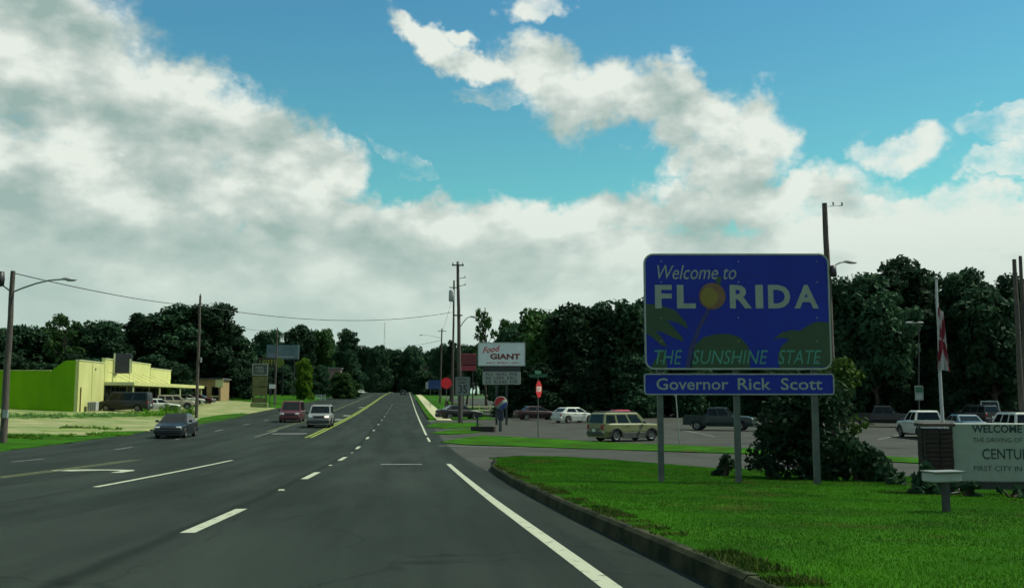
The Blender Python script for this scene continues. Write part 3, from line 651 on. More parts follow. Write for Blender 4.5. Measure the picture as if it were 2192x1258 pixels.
def low_house(u0, u1, v0, v1, Y, wall, name, label, roof=None, nwin=2):
    a, b = at(u0, v1, Y), at(u1, v1, Y); zb = gz((a.x + b.x) / 2, Y) - .1; h = at(u0, v0, Y).z - zb; w = b.x - a.x
    o = empty(name, ((a.x + b.x) / 2, Y, zb), 0, label, 'building')
    MB().box((0, 4, h / 2), (w, 8, h)).build('wall', wall, o)
    MB().box((0, 4, h + .13), (w + .6, 8.6, .24)).build('roof', roof or ROOFM, o)
    for k in range(nwin):
        x = -w / 2 + w * (k + .5) / nwin; wd = MB().box((x, -.02, h * .45), (w / nwin * .55, .06, h * .42)).build('window', GLASS, o); MB().box((x, -.06, h * .22), (w / nwin * .62, .12, .1)).build('sill', TRIM, wd)
    MB().box((w / 2 - .7, -.02, 1.0), (.9, .06, 2.0)).build('door', STORE, o)
    return o
BRN = mat('tan_block', (.30, .21, .09), .85, var=.25, scale=1.5)
h = low_house(398, 472, 812, 852, 172, BRN, 'tan_building', 'low tan building behind the second utility pole', None, 3)
MB().box((2.6, -.08, 3.0), (1.3, .1, 1.4)).build('name_board', mat('pale_board', (.5, .52, .26), .7, var=.1), h)
low_house(683, 727, 788, 843, 262, mat('pink_brick', (.26, .16, .13), .85, var=.3, scale=2), 'brick_building', 'low pale pink building behind the rounded bush', mat('pale_roof', (.22, .30, .27), .7, var=.2), 2)
low_house(905, 918, 785, 840, 330, mat('brown_board', (.10, .07, .05), .85, var=.3), 'roadside_shed', 'small brown building far off right of the road', None, 1)

# ------------------------------------------------------------------ poles, lamps and wires
def lamp_arm(o, z, dirv, length, rise):
    d = Vector((dirv[0], dirv[1], 0)).normalized(); pts = [Vector((0, 0, z)) + d * length * t + Vector((0, 0, rise * math.sin(t * math.pi / 2))) for t in (0, .25, .5, .75, 1)]
    arm = MB().tube(pts, .045, 6).build('lamp_arm', STEEL, o); e = pts[-1]; n = Vector((-d.y, d.x, 0)); mb = MB(); K = 6; vs = []
    for k in range(K):
        t = k / (K - 1); w = .17 * math.sin(math.pi * (.12 + .8 * t)) + .03
        c = e + d * .8 * t
        vs += [c - n * w + Vector((0, 0, -.03)), c + Vector((0, 0, .14 * math.sin(math.pi * min(1, t + .15)))), c + n * w + Vector((0, 0, -.03)), c + Vector((0, 0, -.11 if .3 < t < .9 else -.05))]
    mb.add(vs, [(4 * k + j, 4 * k + (j + 1) % 4, 4 * k + 4 + (j + 1) % 4, 4 * k + 4 + j) for k in range(K - 1) for j in range(4)] + [(0, 1, 2, 3), tuple(4 * K - 4 + j for j in (3, 2, 1, 0))], True)
    mb.build('lamp_head', GREYM, arm); return e
def pole(name, ub, vb, ut, vt, r, label, Y=None, m=POLEM, group='wooden utility poles', cat='utility pole'):
    b = gp(ub, vb)
    if Y: q = at(ub, vb, Y); b = Vector((q.x, Y, gz(q.x, Y)))
    t = at(ut, vt, b.y) - b; o = empty(name, b, 0, label, cat, group)
    n = 7; pts = [Vector((0, 0, -.15))] + [t * (k / n) + Vector((math.sin(k * 1.7) * .02, 0, 0)) for k in range(1, n)] + [t]
    MB().tube(pts, [r * (1 - .38 * k / n) for k in range(n + 1)], 10).build('pole', m, o); o['h'] = t.length; return o, t
def insul(o, x, y, z): MB().lathe([(.0, 0), (.05, 0), (.07, .06), (.04, .09), (.07, .15), (.035, .2), (0, .2)], 'z', 8, (x, y, z)).build('insulator', GREYM, o)
def wire(name, a, b, sag, label, r=.028, group=None):
    pts = [Vector(a).lerp(Vector(b), t) + Vector((0, 0, -4 * sag * t * (1 - t))) for t in np.linspace(0, 1, 21)]
    o = MB().tube(pts, r, 5).build(name, WIRE); return tag(o, label, 'cable', group)
p1, t1 = pole('utility_pole', 6, 948, 28, 580, .19, 'leaning wooden pole with two street lamps at the left edge')
lamp_arm(p1, t1.z - 1.15, (1, -.15), 2.7, .7); lamp_arm(p1, t1.z - 1.1, (-1, -.2), .8, .45)
MB().lathe([(0, .5), (.16, .5), (.2, .1), (.17, -.25), (0, -.3)], 'z', 10, (-.5, -.1, t1.z - .55)).build('transformer', DSTEEL, p1)
MB().box((.13, -.2, 1.5), (.25, .12, .4)).build('meter_box', GREYM, p1)
p2, t2 = pole('utility_pole', 420, 894, 429, 632, .17, 'plain wooden pole beside the forecourt behind the dark sedan')
insul(p2, t2.x, 0, t2.z); MB().box((.3, -.1, t2.z * .47), (.16, .12, .5)).build('cable_box', GREYM, p2)
p3, t3 = pole('utility_pole', 588, 869, 594, 702, .15, 'slim wooden pole beside the framed sign pylon')
insul(p3, t3.x, 0, t3.z)
p4, t4 = pole('utility_pole', 985, 905, 980, 560, .21, 'tall dark pole with transformer and street lamp right of the road')
for dz, L in ((-.35, 1.1), (-5.0, .9)): MB().box((t4.x, -.14, t4.z + dz), (L, .1, .12)).build('cross_arm', POLEM, p4)
for dx in (-.45, 0, .45): insul(p4, t4.x + dx, -.14, t4.z - .29)
for dz in (-1.6, -2.3): MB().tube([(t4.x, 0, t4.z + dz), (t4.x + .7, 0, t4.z + dz + .15)], .03, 5).build('bracket', DSTEEL, p4); insul(p4, t4.x + .7, 0, t4.z + dz + .1)
MB().lathe([(0, .55), (.2, .55), (.27, .45), (.27, -.45), (.2, -.52), (0, -.52)], 'z', 12, (t4.x - .55, -.05, t4.z - 3.2)).build('transformer', GREYM, p4)
lamp_arm(p4, t4.z - 6.0, (1, .2), .9, .9)
p5, t5 = pole('utility_pole', 968, 880, 972, 600, .19, 'second tall pole close behind the transformer pole')
MB().box((t5.x, -.13, t5.z - 1.0), (1.3, .1, .12)).build('cross_arm', POLEM, p5)
p6, t6 = pole('utility_pole', 942, 862, 946, 703, .2, 'distant pole with a lamp arm over the road, right side')
lamp_arm(p6, t6.z - 1.8, (-1, -.3), 3.4, .5); MB().box((t6.x, -.13, t6.z - .5), (1.6, .1, .12)).build('cross_arm', POLEM, p6)
p7, t7 = pole('utility_pole', 1787, 935, 1765, 435, .24, 'tall pole rising behind the right edge of the welcome sign', Y=56)
lamp_arm(p7, t7.z * .715, (1, -.1), .9, .5); MB().lathe([(0, .35), (.17, .35), (.2, -.3), (0, -.35)], 'z', 10, (t7.x * .7 + .32, -.1, t7.z * .71)).build('transformer', DSTEEL, p7)
for dx in (.55, 1.1): insul(p7, t7.x + dx, 0, t7.z - .1)
MB().tube([(t7.x, 0, t7.z - .2), (t7.x + 1.15, 0, t7.z - .12)], .02, 5).build('bracket', STEEL, p7)
p8, t8 = pole('utility_pole', 2190, 930, 2171, 555, .2, 'thicker pole of the pair at the right edge', Y=58)
p9, t9 = pole('utility_pole', 2203, 930, 2184, 548, .17, 'slimmer pole of the pair at the right edge', Y=58.8)
W = lambda o, t, dz=0, dx=0: Vector(o.location) + t + Vector((dx, 0, dz))
wire('overhead_cable', W(p1, t1, -.1), at(430, 655, p2.location.y), .3, 'black overhead cable from the lamp pole to the plain pole on the left')
wire('overhead_cable', at(430, 655, p2.location.y), at(968, 668, p5.location.y), 1.3, 'black overhead cable crossing the whole road to the tall pole', .034)
wire('overhead_cable', W(p5, t5, -1), W(p6, t6, -.5), .8, 'upper cable between the two nearer poles on the right roadside', .02)
wire('overhead_cable', W(p6, t6, -2.2), at(700, 757, 330), 1.0, 'thin cable slanting over the far road', .03)
wire('overhead_cable', W(p3, t3, 0), at(430, 655, p2.location.y), 1.2, 'cable running from the plain pole to the slim pole on the left', .02)
# radio mast, far off
m0 = at(821, 850, 900); mz = gz(m0.x, 900); mast = empty('radio_mast', (m0.x, 900, mz), 0, 'thin lattice radio mast far beyond the end of the road', 'mast'); mh = at(821, 690, 900).z - mz
for k in range(3): a = k * 2.094; MB().tube([(math.cos(a) * .9, math.sin(a) * .9, 0), (math.cos(a) * .35, math.sin(a) * .35, mh)], .10, 5).build('leg', GREYM, mast)
for k in range(24): MB().tube([(.8 - .5 * k / 24, 0, mh * k / 24), (-.4 + .25 * k / 24, .6 - .4 * k / 24, mh * (k + 1) / 24)], .06, 4).build('brace', GREYM, mast)

# ------------------------------------------------------------------ signs
def board(o, name, w, h, z, m, y=0.0, t=.06, r=.04, x=0.0):
    return MB().prism([(x + a, z + b) for a, b in rrect(w, h, r)], y - t / 2, y + t / 2).build(name, m, o)
def frame_of(o, w, h, z, m, bw, y, r=.04, t=.03, x=0.0, name='frame'):
    A = rrect(w, h, r); B = rrect(w - 2 * bw, h - 2 * bw, max(.005, r - bw)); n = len(A); vs = []
    for yy in (y - t, y): vs += [(x + a, yy, z + b) for a, b in A] + [(x + a, yy, z + b) for a, b in B]
    fs = []
    for i in range(n):
        j = (i + 1) % n; fs += [(i, j, n + j, n + i), (2 * n + i, 3 * n + i, 3 * n + j, 2 * n + j), (i, 2 * n + i, 2 * n + j, j), (n + i, n + j, 3 * n + j, 3 * n + i)]
    return MB().add(vs, fs).build(name, m, o)
SB = mat('sign_blue', (.0006, .018, .27), .5, spec=.25, scale=.8, col2=(.0006, .013, .22)); SW = mat('sign_white', (.23, .27, .22), .5, var=.12, scale=6)
SG = mat('sign_leaf_green', (.003, .042, .006), .5, var=.25, scale=3); SO = mat('sign_orange', (.14, .07, .02), .5, scale=5, col2=(.11, .045, .012)); SYE = mat('sign_yellow', (.17, .13, .004), .5, var=.15, scale=6)
ST = mat('sign_pale_green', (.03, .20, .15), .5, var=.15, scale=6); POST = mat('grey_post', (.10, .115, .105), .7, .2, var=.35, scale=3)
def welcome_sign():
    D = 19.2 / _cp; c0 = ray(1580, 850); k = D / float(np.dot(c0, FW) * 1.0); C = c0 * k; Yc = C[1]
    X0, base = C[0], gz(C[0], C[1]) + LAWN_DZ
    o = empty('welcome_sign', (X0, Yc, base), -YAW, 'large blue WELCOME TO FLORIDA road sign on three grey posts', 'road sign')
    def L(u, v):   # pixel -> local x, z on the board
        p = Vector(ray(u, v)); n = Vector((-_sy, -_cy, 0)); t = Vector((X0, Yc, 0)).dot(n) / p.dot(n); q = p * t - Vector((X0, Yc, base)); return q.dot(Vector((_cy, -_sy, 0))), q.z
    x0, z1 = L(1377, 543); x1, z0 = L(1781, 791); w, h, zc, xc = x1 - x0, z1 - z0, (z0 + z1) / 2, (x0 + x1) / 2
    pn = board(o, 'main_panel', w, h, zc, SB, 0, .05, .19, xc); frame_of(o, w, h, zc, SW, .035, -.026, .19, .006, xc, 'white_border')
    for u in (1415, 1580, 1748):
        x = L(u, 900)[0]; gzl = gz(X0 + x * _cy, Yc - x * _sy) + LAWN_DZ - base
        MB().box((x, .085, (gzl - .1 + z1 - .15) / 2), (.11, .11, z1 - .15 - gzl + .1)).build('post', POST, o)
    for v in (600, 740):
        z = L(1580, v)[1]; MB().box((xc, .04, z), (w - .3, .025, .08)).build('stringer', STEEL, o)
    y = -.028
    def T(s, u0, u1, v0, v1, m, yy, **k):
        a, zb = L(u0, v1); b, zt = L(u1, v0); return text(s, a, b, zb, zt, yy, m, o, **k)
    for v in (592, 642, 692, 742): MB().box((xc, -.0255, L(1580, v)[1]), (w - .12, .003, .006)).build('panel_seam', mat('seam_blue', (.001, .01, .10), .6, var=.2), pn)
    for u in (1415, 1580, 1748):
        for v in (560, 604, 680, 730, 772): bx_, bz_ = L(u, v); MB().lathe([(0, -.031), (.012, -.031), (.014, -.026)], 'y', 8, (bx_, 0, bz_)).build('bolt', STEEL, pn)
    # flat print: palm leaves and bushes, then the lettering over it
    def shape(name, pix, m, yy): MB().prism([L(u, v) for u, v in pix], yy - .001, yy).build(name, m, o)
    shape('palm_leaf', [(1379, 650), (1410, 652), (1445, 664), (1468, 690), (1472, 704), (1448, 690), (1427, 685), (1443, 702), (1460, 722), (1463, 732), (1440, 722), (1420, 712), (1404, 708), (1418, 724), (1428, 742), (1414, 738), (1396, 722), (1380, 712)], SG, y)
    shape('tree_print', [(1476, 787), (1480, 760), (1488, 738), (1504, 722), (1530, 715), (1560, 714), (1584, 722), (1600, 740), (1606, 764), (1604, 787)], SG, y)
    shape('palm_leaf', [(1652, 728), (1672, 712), (1694, 706), (1712, 708), (1728, 697), (1748, 688), (1777, 690), (1778, 775), (1768, 785), (1668, 787), (1664, 760), (1672, 740), (1690, 726), (1670, 722)], SG, y)
    shape('palm_leaf', [(1392, 787), (1412, 752), (1424, 748), (1428, 787)], SG, y)
    shape('palm_trunk', [(1466, 787), (1474, 745), (1492, 700), (1516, 655), (1522, 659), (1500, 702), (1486, 745), (1480, 787)], mat('sign_navy', (.003, .01, .10), .5, var=.2), y)
    T('Welcome to', 1407, 1575, 568, 598, SW, y - .002, shear=.28)
    
    for ch, a_, b_ in (('F', 1402, 1437), ('L', 1449, 1488), ('R', 1562, 1608), ('I', 1617, 1632), ('D', 1644, 1690), ('A', 1700, 1750)): T(ch, a_, b_, 610, 660, SW, y - .002, bold=.035)
    ox, oz = L(1524, 634); MB().prism([(ox + .265 * math.cos(t), oz + .265 * math.sin(t)) for t in np.linspace(0, 6.283, 29)[:-1]], y - .003, y - .001).build('orange_print', SO, o)
    MB().prism([(ox - .06 + .17 * math.cos(t), oz - .02 + .19 * math.sin(t)) for t in np.linspace(0, 6.283, 25)[:-1]], y - .005, y - .0035).build('orange_highlight', SYE, o)
    MB().prism([L(u, v) for u, v in ((1536, 610), (1530, 600), (1538, 591), (1544, 594), (1541, 611))], y - .003, y - .001).build('orange_stalk', SG, o)
    T('THE', 1401, 1460, 749, 779, ST, y - .002, shear=.25); T('SUNSHINE', 1481, 1643, 749, 779, ST, y - .002, shear=.25); T('STATE', 1665, 1757, 749, 779, ST, y - .002, shear=.25)
    x0, z1 = L(1378, 799); x1, z0 = L(1786, 845); w, h, zc, xc = x1 - x0, z1 - z0, (z0 + z1) / 2, (x0 + x1) / 2
    board(o, 'lower_panel', w, h, zc, SB, 0, .05, .06, xc); frame_of(o, w, h, zc, SW, .025, -.026, .06, .006, xc, 'white_border')
    T('Governor', 1405, 1558, 809, 834, SW, y, bold=.01); T('Rick', 1579, 1649, 809, 834, SW, y, bold=.01); T('Scott', 1671, 1759, 809, 834, SW, y, bold=.01)
    # small metal marker behind
    return o
WS = welcome_sign()
mk_ = gp(1455, 953); o = empty('marker_post', mk_, 0, 'thin leaning metal marker post on the grass strip behind the sign', 'post')
tp = at(1446, 838, mk_.y) - mk_; MB().tube([(0, 0, -.1), tp], .04, 6).build('post', STEEL, o); MB().box((tp.x, tp.y, tp.z - .1), (.14, .02, .3)).build('plate', GREYM, o)

def century_sign():
    Yc = 16.0; p = at(2005, 1046, Yc); base = gz(p.x, Yc) + LAWN_DZ; o = empty('town_sign', (p.x, Yc, base), R(-12), 'white WELCOME TO CENTURY town sign between brick pillars', 'town sign')
    def L(u, v): q = at(u, v, Yc) - Vector((p.x, Yc, base)); return q.x * 1.02, q.z
    BR = mat('dark_brick', (.03, .018, .014), .9, var=.5, scale=8, bump=.4, bscale=60); MO = mat('mortar', (.02, .02, .018), .95, var=.3, scale=20)
    z1 = L(2005, 911)[1]; xl, xr = L(1978, 950)[0], L(2034, 950)[0]; w = xr - xl; dp = .45
    bl = (w - .02) / 2; bme = MB().box((0, 0, 0), (bl - .014, .1, .062), 0, .004).mesh('brick', BR); bms = MB().box((0, 0, 0), (.1, (dp - .23) / 1 - .02, .062), 0, .004).mesh('brick', BR)
    panel_w = 2.55
    for xo in (0, w + panel_w):
        pl = MB().box(((xl + xr) / 2 + xo, .12, z1 / 2 - .06), (w - .03, dp - .03, z1 + .02)).build('pillar', MO, o); n = int(z1 / .076)
        for k in range(n):
            z = .045 + k * .0757
            for s in range(2):
                for yy in (.12 - dp / 2 + .04, .12 + dp / 2 - .04):
                    b = link('brick', bme, pl); b.location = ((xl + xr) / 2 + xo + (s - .5) * bl + random.uniform(-.004, .004), yy - (.003 if k % 2 else 0), z)
            for xx in (xl + .046, xr - .046):
                b = link('brick', bms, pl); b.location = (xx + xo, .12, z)
        MB().box(((xl + xr) / 2 + xo, .12, z1 + .02), (w + .06, dp + .06, .055), 0, .01).build('cap', mat('cap_stone', (.07, .05, .04), .9, var=.3), pl)
    zt, zb = L(2060, 905)[1], L(2060, 1029)[1]; xa = xr + .003; xb = xr + panel_w
    MB().box(((xa + xb) / 2, .06, (zt + zb) / 2), (xb - xa, .14, zt - zb), 0, .012).build('panel', SW, o)
    MB().box(((xa + xb) / 2, .1, zb - .07), (xb - xa, .1, .12)).build('base_rail', DSTEEL, o)
    DK = mat('dark_green_letters', (.012, .035, .03), .6, var=.2); y = -.014
    def T(s, u0, u1, v0, v1, bold): a, z_ = L(u0, v1); b, zt_ = L(u1, v0); text(s, a, b, z_, zt_, y, DK, o, bold=bold)
    T('WELCOME', 2071, 2164, 908, 925, .03); T('TO', 2177, 2205, 908, 925, .03); T('THE DRIVING OF A', 2073, 2176, 935, 945, .004)
    T('CENTURY', 2091, 2192, 958, 981, .012); T('FIRST CITY IN FLORIDA', 2075, 2230, 994, 1006, .004)
    return o
TS = century_sign()
# floodlight in front of the town sign
fb = gp(2026, 1095, LAWN_DZ); fb.z += LAWN_DZ; fl = empty('flood_light', fb, R(10), 'long flood light on a short post before the brick pillar', 'flood light')
hz = at(2020, 1020, fb.y).z - fb.z; MB().box((0, 0, hz * .45), (.07, .07, hz * .9)).build('post', DSTEEL, fl)
hd = MB().box((-.03, .02, hz), (.43, .22, .12), 0, .015).build('housing', GREYM, fl); MB().box((-.03, .12, hz + .02), (.37, .015, .07)).build('lens', LAMPG, hd)
MB().box((-.03, -.005, hz + .068), (.46, .27, .014)).build('visor', mat('light_metal', (.20, .21, .19), .5, .3, var=.2), hd)
MB().tube([(.19, 0, hz - .03), (.2, 0, hz * .55), (.03, 0, hz * .5)], .018, 6).build('bracket', DSTEEL, fl)

def text_lines(o, lines, m, w, z0, z1, y, x=0.0):
    n = len(lines); s = (z1 - z0) / n
    for i, (tx, f) in enumerate(lines): text(tx, x - w * f / 2, x + w * f / 2, z1 - (i + .82) * s, z1 - (i + .18) * s, y, m, o, bold=.02)
def print_rows(o, m, x0, x1, z0, z1, y, rows, seed):
    "rows of short strokes for lettering too small to read; each number is a word's strokes"
    rg = random.Random(seed); h = (z1 - z0) / len(rows)
    for i, words in enumerate(rows):
        tot = sum(words) + len(words) - 1; u = (x1 - x0) / tot; x = x0; zt = z1 - i * h - h * .12; zb = z1 - (i + 1) * h + h * .12; mb = MB()
        for n in words:
            for k in range(n):
                a, b, c = x + u * .12, x + u * .85, u * .26; kind = rg.randint(0, 3); zm = (zt + zb) / 2; t = (zt - zb) * .2
                bars = [(a, a + c, zb, zt)]
                if kind in (0, 2): bars.append((b - c, b, zb, zt))
                if kind in (0, 1): bars.append((a + c, b - (c if kind == 0 else 0), zt - t, zt))
                if kind in (1, 2): bars.append((a + c, b - (c if kind == 2 else 0), zm - t / 2, zm + t / 2))
                if kind == 3: bars.append((a + c, b, zb, zb + t))
                for (p, q, r, s) in bars: mb.add([(p, y, r), (q, y, r), (q, y, s), (p, y, s)], [(0, 1, 2, 3)])
                x += u
            x += u
        mb.build('lettering', m, o, False)
RED = mat('sign_red', (.45, .012, .015), .5, var=.15, scale=4); SBK = mat('sign_black', (.02, .02, .02), .6, var=.2); MAROON = mat('maroon_board', (.16, .018, .025), .6, var=.3, scale=3)
def px_board(u0, u1, v0, v1, Y): a, b = at(u0, v1, Y), at(u1, v0, Y); return (a.x + b.x) / 2, abs(b.x - a.x), a.z, b.z
def shop_sign():
    Y = 88; x, w, z0, z1 = px_board(1023, 1124, 733, 783, Y); b = gz(x, Y); o = empty('shop_sign', (x, Y, b), R(-4), 'white FOOD GIANT pylon sign with a marquee below it', 'shop sign')
    z0 -= b; z1 -= b; MB().box((0, 0, (z0 + z1) / 2), (w, .5, z1 - z0), 0, .04).build('cabinet', mat('sign_face', (.60, .66, .62), .5, var=.12, scale=2), o); frame_of(o, w, z1 - z0, (z0 + z1) / 2, GREYM, .06, -.25, .03)
    px = lambda u, v: (at(u, v, Y).x - x, at(u, v, Y).z - b)
    def T(s, u0, u1, v0, v1, m, **k): a, zb = px(u0, v1); c, zt = px(u1, v0); text(s, a, c, zb, zt, -.256, m, o, **k)
    T('Food', 1033, 1070, 744, 757, RED, shear=.3, bold=.02, slant=.16); T('GIANT', 1049, 1113, 757, 769, mat('sign_maroon', (.17, .015, .02), .6, var=.2), bold=.045); (lambda A, B: print_rows(o, RED, A[0], B[0], B[1], A[1], -.252, ((5, 6, 4),), 5))(px(1040, 774), px(1108, 779))
    x2, w2, a0, a1 = px_board(1033, 1114, 795, 823, Y); a0 -= b; a1 -= b
    MB().box((x2 - x, 0, (a0 + a1) / 2), (w2, .3, a1 - a0), 0, .03).build('marquee', SW, o)
    print_rows(o, mat('marquee_letters', (.07, .05, .06), .6, var=.2), x2 - x - w2 * .42, x2 - x + w2 * .42, a0 + .08, a1 - .08, -.152, ((3, 4, 3), (2, 4, 4), (2, 5, 3)), 21)
    MB().box((0, 0, (z0 + a1) / 2), (w * .8, .28, z0 - a1 - .02)).build('valance', DSTEEL, o)
    for dx in (-.45, .45): MB().box((x2 - x + dx, .05, a0 / 2 - .1), (.2, .2, a0 + .2)).build('post', DSTEEL, o)
shop_sign()
def post_sign(name, u, vb, cu, v0, v1, wpx, label, m, rz=0, shape='rect', cat='sign', Y=None, prad=.035, posts=1, group=None):
    p = gp(u, vb)
    if Y: q = at(u, vb, Y); p = Vector((q.x, Y, gz(q.x, Y)))
    o = empty(name, p, rz, label, cat, group); z0, z1 = at(cu, v1, p.y).z - p.z, at(cu, v0, p.y).z - p.z; w = wpx * p.y / F_PX; h = z1 - z0; zc = (z0 + z1) / 2
    if shape == 'rect': pl = MB().prism([(a, zc + b) for a, b in rrect(w, h, min(w, h) * .08)], -.065, -.05).build('panel', m, o)
    elif shape == 'oct': pl = MB().prism([(h / 2 / math.cos(R(22.5)) * math.cos(R(22.5 + 45 * k)), zc + h / 2 / math.cos(R(22.5)) * math.sin(R(22.5 + 45 * k))) for k in range(8)], -.065, -.05).build('panel', m, o)
    for k in range(posts):
        dx = 0 if posts == 1 else (-.35 + .7 * k / (posts - 1)) * w
        MB().tube([(dx, 0, -.1), (dx, 0, z1 - .04)], prad, 8).build('post', POST, o)
    return o, w, h, zc
o, w, h, zc = post_sign('speed_limit_sign', 990, 908, 991, 806, 846, 32, 'white speed limit 35 sign in front of the tall pole', mat('dull_sign_white', (.15, .18, .155), .6, var=.15), R(-3), cat='road sign', Y=84)
frame_of(o, w * .94, h * .95, zc, SBK, .03, -.066, .05, .003); text_lines(o, [('SPEED', .7), ('LIMIT', .6)], SBK, w, zc + h * .1, zc + h * .45, -.068); text('35', -w * .3, w * .3, zc - h * .38, zc + h * .06, -.068, SBK, o, bold=.02)
o, w, h, zc = post_sign('stop_sign', 1152, 938, 1155, 815, 850, 16, 'red STOP sign turned sideways with a green street name above', RED, R(62), 'oct', 'road sign')
text('STOP', -h * .42, h * .42, zc - h * .17, zc + h * .17, -.07, mat('stop_white', (.55, .56, .48), .5, var=.1), o, bold=.06)
MB().box((0, -.01, zc + h * .5 + .33), (.02, 1.2, .2)).build('street_name_blade', mat('street_green', (.01, .09, .045), .5, var=.15), o); MB().box((0, 0, zc + h * .5 + .55), (1.1, .02, .2)).build('street_name_blade', _mats['street_green'], o); MB().tube([(0, 0, zc), (0, 0, zc + h * .5 + .66)], .03, 6).build('post_extension', POST, o)
o, w, h, zc = post_sign('red_disc_sign', 955, 885, 955, 808, 831, 22, 'plain bright red round sign facing the road by the tall pole', mat('bright_red_sheet', (.80, .008, .02), .45, var=.06), R(-5), 'oct', 'sign', Y=112)
o, w, h, zc = post_sign('blue_sign', 930, 870, 931, 813, 832, 26, 'small blue rectangular sign far off left of the red disc', mat('blue_sheet', (.006, .04, .17), .5, var=.15), R(-4), 'rect', 'sign', Y=150, posts=2)
MB().prism([(a - w * .62, zc - h * .1 + b) for a, b in rrect(w * .22, h * .8, .03)], -.06, -.05).build('side_panel', GREYM, o)
# brown red board on posts by the tall pole
Y = 118; x, w, z0, z1 = px_board(985, 1019, 757, 793, Y); b = gz(x, Y); o = empty('maroon_sign', (x, Y, b), 0, 'maroon two part board left of the white shop sign', 'sign')
MB().box((0, 0, z1 - b - (z1 - z0) * .33), (w, .3, (z1 - z0) * .66), 0, .03).build('panel', MAROON, o); MB().box((0, -.02, z0 - b + (z1 - z0) * .15), (w * .96, .3, (z1 - z0) * .3), 0, .03).build('lower_panel', mat('dull_red_board', (.30, .03, .045), .6, var=.2), o)
for dx in (-.3, .3): MB().box((dx * w, .05, (z0 - b) / 2), (.14, .14, z0 - b + .2)).build('post', DSTEEL, o)
# round cola sign on a post
o, w, h, zc = post_sign('cola_sign', 1072, 923, 1073, 848, 876, 27, 'round red, white and blue cola sign on a dark post', DSTEEL, R(-3), 'none', 'shop sign', prad=.14)
r = h / 2; MB().lathe([(0, -.26), (r * .97, -.26), (r, -.22), (r, .1), (r * .9, .14), (0, .14)], 'y', 28, (0, 0, zc)).build('disc', SW, o)
def seg(name, f0, f1, m):
    a = np.linspace(-1, 1, 25); top = [(x, min(math.sqrt(max(0, 1 - x * x)), f1(x))) for x in a]; bot = [(x, max(-math.sqrt(max(0, 1 - x * x)), f0(x))) for x in a]
    top = [(x, max(t, b[1])) for (x, t), b in zip(top, bot)]; mb = MB(); vs = []
    for (x, t), (_, b) in zip(top, bot): vs += [(x, t), (x, b)]
    ca, sa = math.cos(R(28)), math.sin(R(28)); mb.add([((x * ca - z * sa) * r * .95, -.263, zc + (x * sa + z * ca) * r * .95) for x, z in vs], [(2 * i, 2 * i + 1, 2 * i + 3, 2 * i + 2) for i in range(24)]); mb.build(name, m, o)
seg('red_field', lambda x: .12 + .12 * math.sin(2.6 * x), lambda x: 1.0, RED); seg('blue_field', lambda x: -1.0, lambda x: -.42 + .14 * math.sin(2.6 * x + .4), mat('cola_blue', (.01, .04, .22), .5, var=.15))
MB().box((0, -.03, zc - r - .42), (.42, .3, .72), 0, .05).build('sleeve', mat('navy_sleeve', (.01, .018, .04), .6, var=.2), o)
# low dark planter beside it
pl = gp(1035, 923); o = empty('brick_planter', pl, R(-14), 'low dark planter box at the car park corner beside the cola sign', 'planter')
DB = mat('dark_block', (.03, .024, .02), .9, var=.4, scale=6)
for yy in (-.35, .35): MB().box((0, yy, .15), (1.75, .12, .42)).build('side', DB, o)
for xx in (-.82, .82): MB().box((xx, 0, .15), (.12, .58, .42)).build('end', DB, o)
MB().box((0, 0, .1), (1.5, .56, .36)).build('soil', LITTER, o); MB().box((-.45, 0, .75), (.12, .12, 1.0)).build('stake', DSTEEL, o); MB().box((-.45, 0, 1.15), (.5, .05, .25)).build('small_board', DSTEEL, o)
# left-hand pylon of stacked boards
def left_pylon():
    Y = 148; x, w, z0, z1 = px_board(540, 574, 778, 803, Y); b = gz(x, Y); o = empty('pylon_sign', (x, Y, b), 0, 'roadside pylon with grey framed board over tan panels on the left', 'sign'); z0 -= b; z1 -= b
    MB().box((0, 0, (z0 + z1) / 2), (w, .3, z1 - z0), 0, .03).build('board', mat('charcoal_board', (.035, .05, .045), .6, var=.2), o); frame_of(o, w, z1 - z0, (z0 + z1) / 2, SW, .13, -.15, .02, .05)
    print_rows(o, mat('dull_letters', (.20, .24, .21), .6, var=.2), -w * .3, w * .3, z0 + .35, z1 - .35, -.152, ((4,), (6,)), 4)
    TAN = mat('tan_panel', (.13, .13, .045), .8, var=.4, scale=2)
    for (f0, f1, ww) in ((.66, .97, .95), (.36, .63, .9), (.1, .3, .75)): MB().box((0, .02, z0 * (f0 + f1) / 2), (w * ww, .2, z0 * (f1 - f0))).build('panel', TAN, o)
    for dx in (-.42, .42): MB().box((dx * w, .12, z0 / 2 - .1), (.2, .16, z0 + .2)).build('post', STORE, o)
    MB().box((0, 0, .25), (w * 1.1, .7, .8), 0, .04).build('base', mat('weedy_block', (.2, .26, .1), .9, var=.4), o)
left_pylon()
Y = 196; x, w, z0, z1 = px_board(549, 606, 766, 786, Y); b = gz(x, Y); o = empty('yellow_letter_sign', (x, Y, b), 0, 'dark board with yellow letters and yellow end disc on the left', 'sign')
YL = mat('sign_acid_yellow', (.26, .28, .01), .5, var=.15); MB().box((-.3, 0, (z0 + z1) / 2 - b), (w * .82, .3, z1 - z0), 0, .03).build('board', mat('black_board', (.02, .015, .01), .6, var=.2), o)
print_rows(o, YL, -w * .40, w * .26, (z0 + z1) / 2 - b - .75, (z0 + z1) / 2 - b + .8, -.152, ((6,),), 9)
MB().prism([(w * .36 + .95 * math.cos(t), (z0 + z1) / 2 - b + .95 * math.sin(t)) for t in np.linspace(0, 6.283, 21)[:-1]], -.2, .0).build('disc', mat('sign_olive_yellow', (.13, .17, .008), .6, var=.2), o)
for dx in (-.3, .2): MB().box((dx * w, .05, (z0 - b) / 2), (.18, .18, z0 - b + .1)).build('post', DSTEEL, o)
